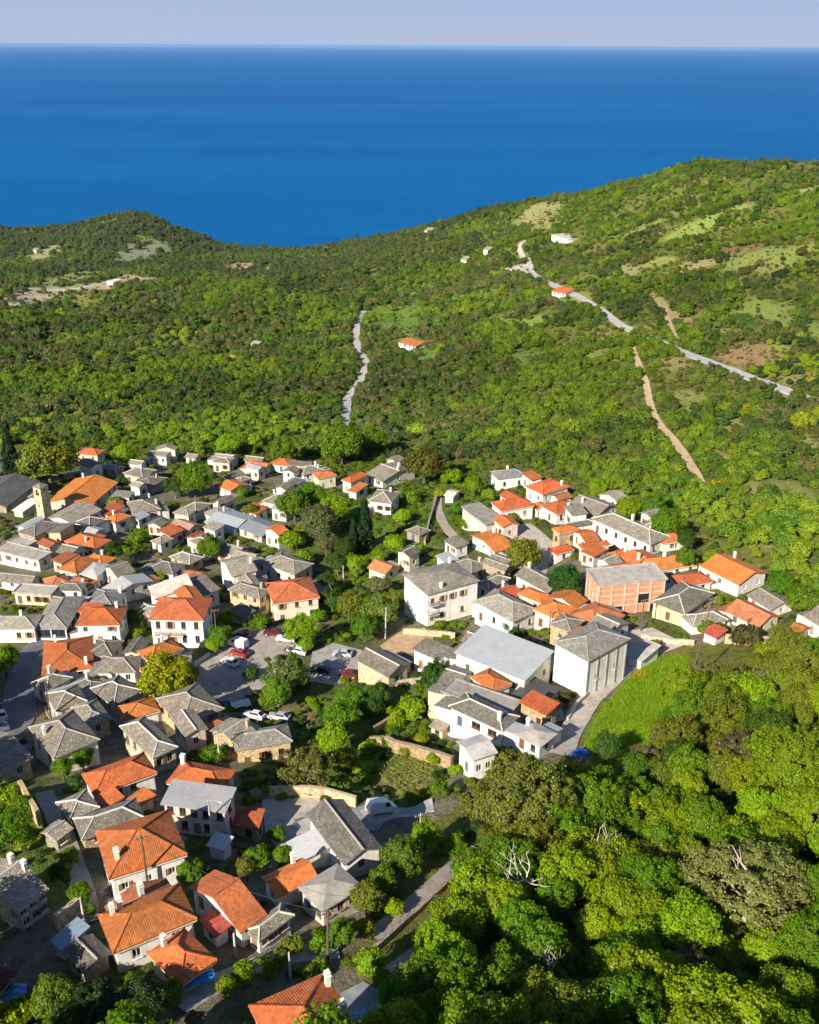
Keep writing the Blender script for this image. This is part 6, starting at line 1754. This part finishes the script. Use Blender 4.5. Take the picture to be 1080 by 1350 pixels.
# the nearest of them stand as trees of their own
nearest = np.argsort(wood_edge(PX, PY) + (np.abs(PX / PY) > .45) * 999)[:0]
KN = [('lime', 6), ('green', 0), ('dark', 2)]
for j in nearest:
    c = tint[j]; nm = 'dark green' if c[1] < .10 else ('dull olive' if c[0] > c[1] * .85 else 'fresh green')
    pxx = project(float(PX[j]), float(PY[j]), float(gz(PX[j], PY[j])) + 4)[0]
    zn = ['above the dark slate hall', 'above the lone orange cottage', 'above the boxy white house', 'above the white slate house pair', 'above the head of the valley', 'above the uppermost white house', 'above the long slate house', 'above the long orange house', 'beyond the village end'][int(np.searchsorted([70, 170, 270, 450, 630, 760, 900, 1010], pxx))]
    tree_at('b', float(PX[j]), float(PY[j]), float(scl[j]) * 1.1, tuple(c), '%s %s tree at the hillside wood edge %s' % ('small' if scl[j] < 2.5 else 'bigger', nm, zn), 'trees at the edge of the hillside wood', random.Random(int(j)))
mk = np.ones(N, bool); mk[nearest] = False
PX, PY, pz, scl, tint = PX[mk], PY[mk], pz[mk], scl[mk], tint[mk]; N = len(PX)
def scatter(name, P, scale, tint, kinds, coll, kind='stuff'):
    n = len(P); me = bpy.data.meshes.new(name)
    me.vertices.add(n); me.vertices.foreach_set('co', P.astype(np.float32).ravel())
    a = me.attributes.new('tint', 'FLOAT_COLOR', 'POINT'); a.data.foreach_set('color', np.concatenate([tint, np.ones((n, 1))], -1).astype(np.float32).ravel())
    a = me.attributes.new('size', 'FLOAT_VECTOR', 'POINT'); a.data.foreach_set('vector', scale.astype(np.float32).ravel())
    a = me.attributes.new('turn', 'FLOAT_VECTOR', 'POINT'); a.data.foreach_set('vector', np.stack([rg.uniform(-.12, .12, n), rg.uniform(-.12, .12, n), rg.uniform(0, 6.283, n)], -1).astype(np.float32).ravel())
    a = me.attributes.new('form', 'INT', 'POINT'); a.data.foreach_set('value', kinds.astype(np.int32))
    me.update()
    o = link(name, me); tag(o, kind=kind)
    ng = bpy.data.node_groups.new(name, 'GeometryNodeTree')
    ng.interface.new_socket('Geometry', in_out='INPUT', socket_type='NodeSocketGeometry'); ng.interface.new_socket('Geometry', in_out='OUTPUT', socket_type='NodeSocketGeometry')
    nn, ll = ng.nodes, ng.links
    gi, go = nn.new('NodeGroupInput'), nn.new('NodeGroupOutput')
    ci = nn.new('GeometryNodeCollectionInfo'); ci.inputs['Collection'].default_value = coll; ci.inputs['Separate Children'].default_value = True; ci.inputs['Reset Children'].default_value = True
    mp = nn.new('GeometryNodeMeshToPoints'); ip = nn.new('GeometryNodeInstanceOnPoints'); ip.inputs['Pick Instance'].default_value = True
    def na(nm, ty):
        k = nn.new('GeometryNodeInputNamedAttribute'); k.data_type = ty; k.inputs['Name'].default_value = nm; return k.outputs['Attribute']
    ll.new(gi.outputs[0], mp.inputs['Mesh']); ll.new(mp.outputs[0], ip.inputs['Points']); ll.new(ci.outputs[0], ip.inputs['Instance'])
    ll.new(na('form', 'INT'), ip.inputs['Instance Index']); ll.new(na('turn', 'FLOAT_VECTOR'), ip.inputs['Rotation']); ll.new(na('size', 'FLOAT_VECTOR'), ip.inputs['Scale'])
    ll.new(ip.outputs[0], go.inputs[0])
    md = o.modifiers.new('scatter', 'NODES'); md.node_group = ng
    return o
asp = rg.uniform(.85, 1.2, N)
form = rg.integers(0, 8, N); form[rg.random(N) < .012] = 8
scatter('hillside_wood', np.stack([PX, PY, pz], -1), np.stack([scl, scl, scl * asp], -1), tint, form, src)
print('far trees', N, 'near wood', len(got))
# undergrowth: low bushes of the gullies, gardens and wood floor
bx = rg.uniform(-150, 170, 42000); by = rg.uniform(55, 420, 42000)
inw = np.abs(bx) < .5 * by + 14
okv = np.zeros(len(bx), bool)
for zg in Z_GREEN[:3] + [Z_GREEN[3], Z_GREEN[5]]: okv |= in_poly(bx, by, zg) & (rg.random(len(bx)) < .55)
fpm = in_poly(bx, by, FP); okv |= fpm & (rg.random(len(bx)) < .95)
okv |= in_poly(bx, by, Z_VILLAGE) & (vnoise(bx, by, 9, 61) > .45) & (rg.random(len(bx)) < .75)
okv |= in_poly(bx, by, Z_VILLAGE) & (wood_edge(bx, by) > -30) & (rg.random(len(bx)) < .75)
okv &= inw
for (x, y, r0, a, sx, sy) in HOUSES:
    dx, dy = bx - x, by - y; lx = dx * math.cos(a) + dy * math.sin(a); ly = -dx * math.sin(a) + dy * math.cos(a)
    okv &= ~((np.abs(lx) < sx / 2 + .5) & (np.abs(ly) < sy / 2 + .5))
for k, (w, c, line) in RW.items(): okv &= seg_dist(bx, by, [(q_.x, q_.y) for q_ in line]) > w / 2 + .9
for k, (c, poly) in YW.items(): okv &= ~in_poly(bx, by, poly)
VY = Wl([(488,1025),(525,982),(590,1012),(540,1062)])
okv &= ~in_poly(bx, by, VY)
bx, by = bx[okv], by[okv]; n = len(bx)
bs = .45 + .8 * rg.random(n) ** 2 + fpm[okv] * rg.uniform(.2, 1.3, n)
pal2 = np.array([LIME, GRN, YGR, OLV, (.06,.12,.02), GRY])
bt_ = pal2[rg.integers(0, 6, n)] * rg.uniform(.7, 1.05, (n, 1))
scatter('undergrowth', np.stack([bx, by, gz(bx, by) + bs * .3], -1), np.stack([bs, bs, bs * .75], -1), bt_, rg.integers(0, 8, n), src)
# scattered scrub on the open hill patches
sx_ = rg.uniform(-500, 520, 60000); sy_ = 280 + rg.random(60000) ** 1.4 * 1200
k = (patch_w(sx_, sy_) > 0) & (rg.random(60000) < .55) & (wood_edge(sx_, sy_) > 3)
for kk, (w, c, line) in RW.items():
    if line[0].y > 250: k &= seg_dist(sx_, sy_, [(q_.x, q_.y) for q_ in line]) > w / 2 + 1.0
k |= (wood_edge(sx_, sy_) > 3) & (sx_ / sy_ > .05) & (rg.random(60000) < .45) & (np.min([seg_dist(sx_, sy_, [(q_.x, q_.y) for q_ in RW[kk][2]]) for kk in RW if RW[kk][2][0].y > 250], 0) > 4)
sx_, sy_ = sx_[k], sy_[k]; n = len(sx_)
ss = .5 + 1.0 * rg.random(n) ** 2
scatter('hillside_scrub', np.stack([sx_, sy_, gz(sx_, sy_) + ss * .3], -1), np.stack([ss, ss, ss * .7], -1), np.array([(.17,.19,.03), (.22,.22,.05), (.11,.14,.02), (.17,.16,.05)])[rg.integers(0, 4, n)], rg.integers(0, 8, n), src)
# understory that closes the hillside canopy
n0 = 42000
uy_ = 290 + rg.random(n0) ** 1.3 * 1500; ux_ = (rg.random(n0) - .5) * (1.0 * uy_ + 100)
k = (wood_edge(ux_, uy_) > 1) & (gz(ux_, uy_) > 6) & (patch_w(ux_, uy_) < .15)
for kk, (w, c, line) in RW.items():
    if line[0].y > 250: k &= seg_dist(ux_, uy_, [(q_.x, q_.y) for q_ in line]) > w / 2 + 1.0
ux_, uy_ = ux_[k], uy_[k]; n = len(ux_); us = (.8 + 1.1 * rg.random(n)) * (1 + np.clip((uy_ - 500) / 1500, 0, .6))
scatter('hillside_understory', np.stack([ux_, uy_, gz(ux_, uy_) + us * .45], -1), np.stack([us, us, us * .8], -1), pal[rg.integers(0, 6, n)] * np.array([[.90, .98, 1.1]]) * rg.uniform(1.25, 1.6, (n, 1)), rg.integers(0, 8, n), src)
# tall grass of the sloping meadow
MD = Wl([(770,985),(785,950),(830,890),(870,862),(905,862),(915,890),(885,945),(845,1000),(790,1010)])
mx_ = rg.uniform(min(p.x for p in MD), max(p.x for p in MD), 9000); my_ = rg.uniform(min(p.y for p in MD), max(p.y for p in MD), 9000)
k = in_poly(mx_, my_, MD) & (seg_dist(mx_, my_, [(q_.x, q_.y) for q_ in RW['concrete_lane'][2]]) > 2.6)
mx_, my_ = mx_[k], my_[k]; n = len(mx_)
s = MB(); gm = random.Random(2)
for i in range(14):
    a = gm.uniform(0, 6.28); d = gm.uniform(0, .45); o = Vector((math.cos(a) * d, math.sin(a) * d, 0)); t = o + Vector((gm.gauss(0, .14), gm.gauss(0, .14), gm.uniform(.5, 1.0)))
    w_ = Vector((math.cos(a + 1.6), math.sin(a + 1.6), 0)) * .05
    s.face([o - w_, o + w_, t])
gc = bpy.data.collections.new('grass_forms'); gc.objects.link(bpy.data.objects.new('grass_tuft_form', s.mesh('grass_tuft', M['leafi'])))
gcol = np.where((vnoise(mx_, my_, 9, 71) > .78)[:, None], np.array((.22, .24, .02)), np.array((.11, .22, .012))) * rg.uniform(.8, 1.2, (n, 1))
scatter('meadow_grass', np.stack([mx_, my_, gz(mx_, my_) - .03], -1), np.repeat(rg.uniform(.35, .65, (n, 1)), 3, 1), gcol * np.array([[2.3, 1.9, 1.5]]), np.zeros(n), gc)
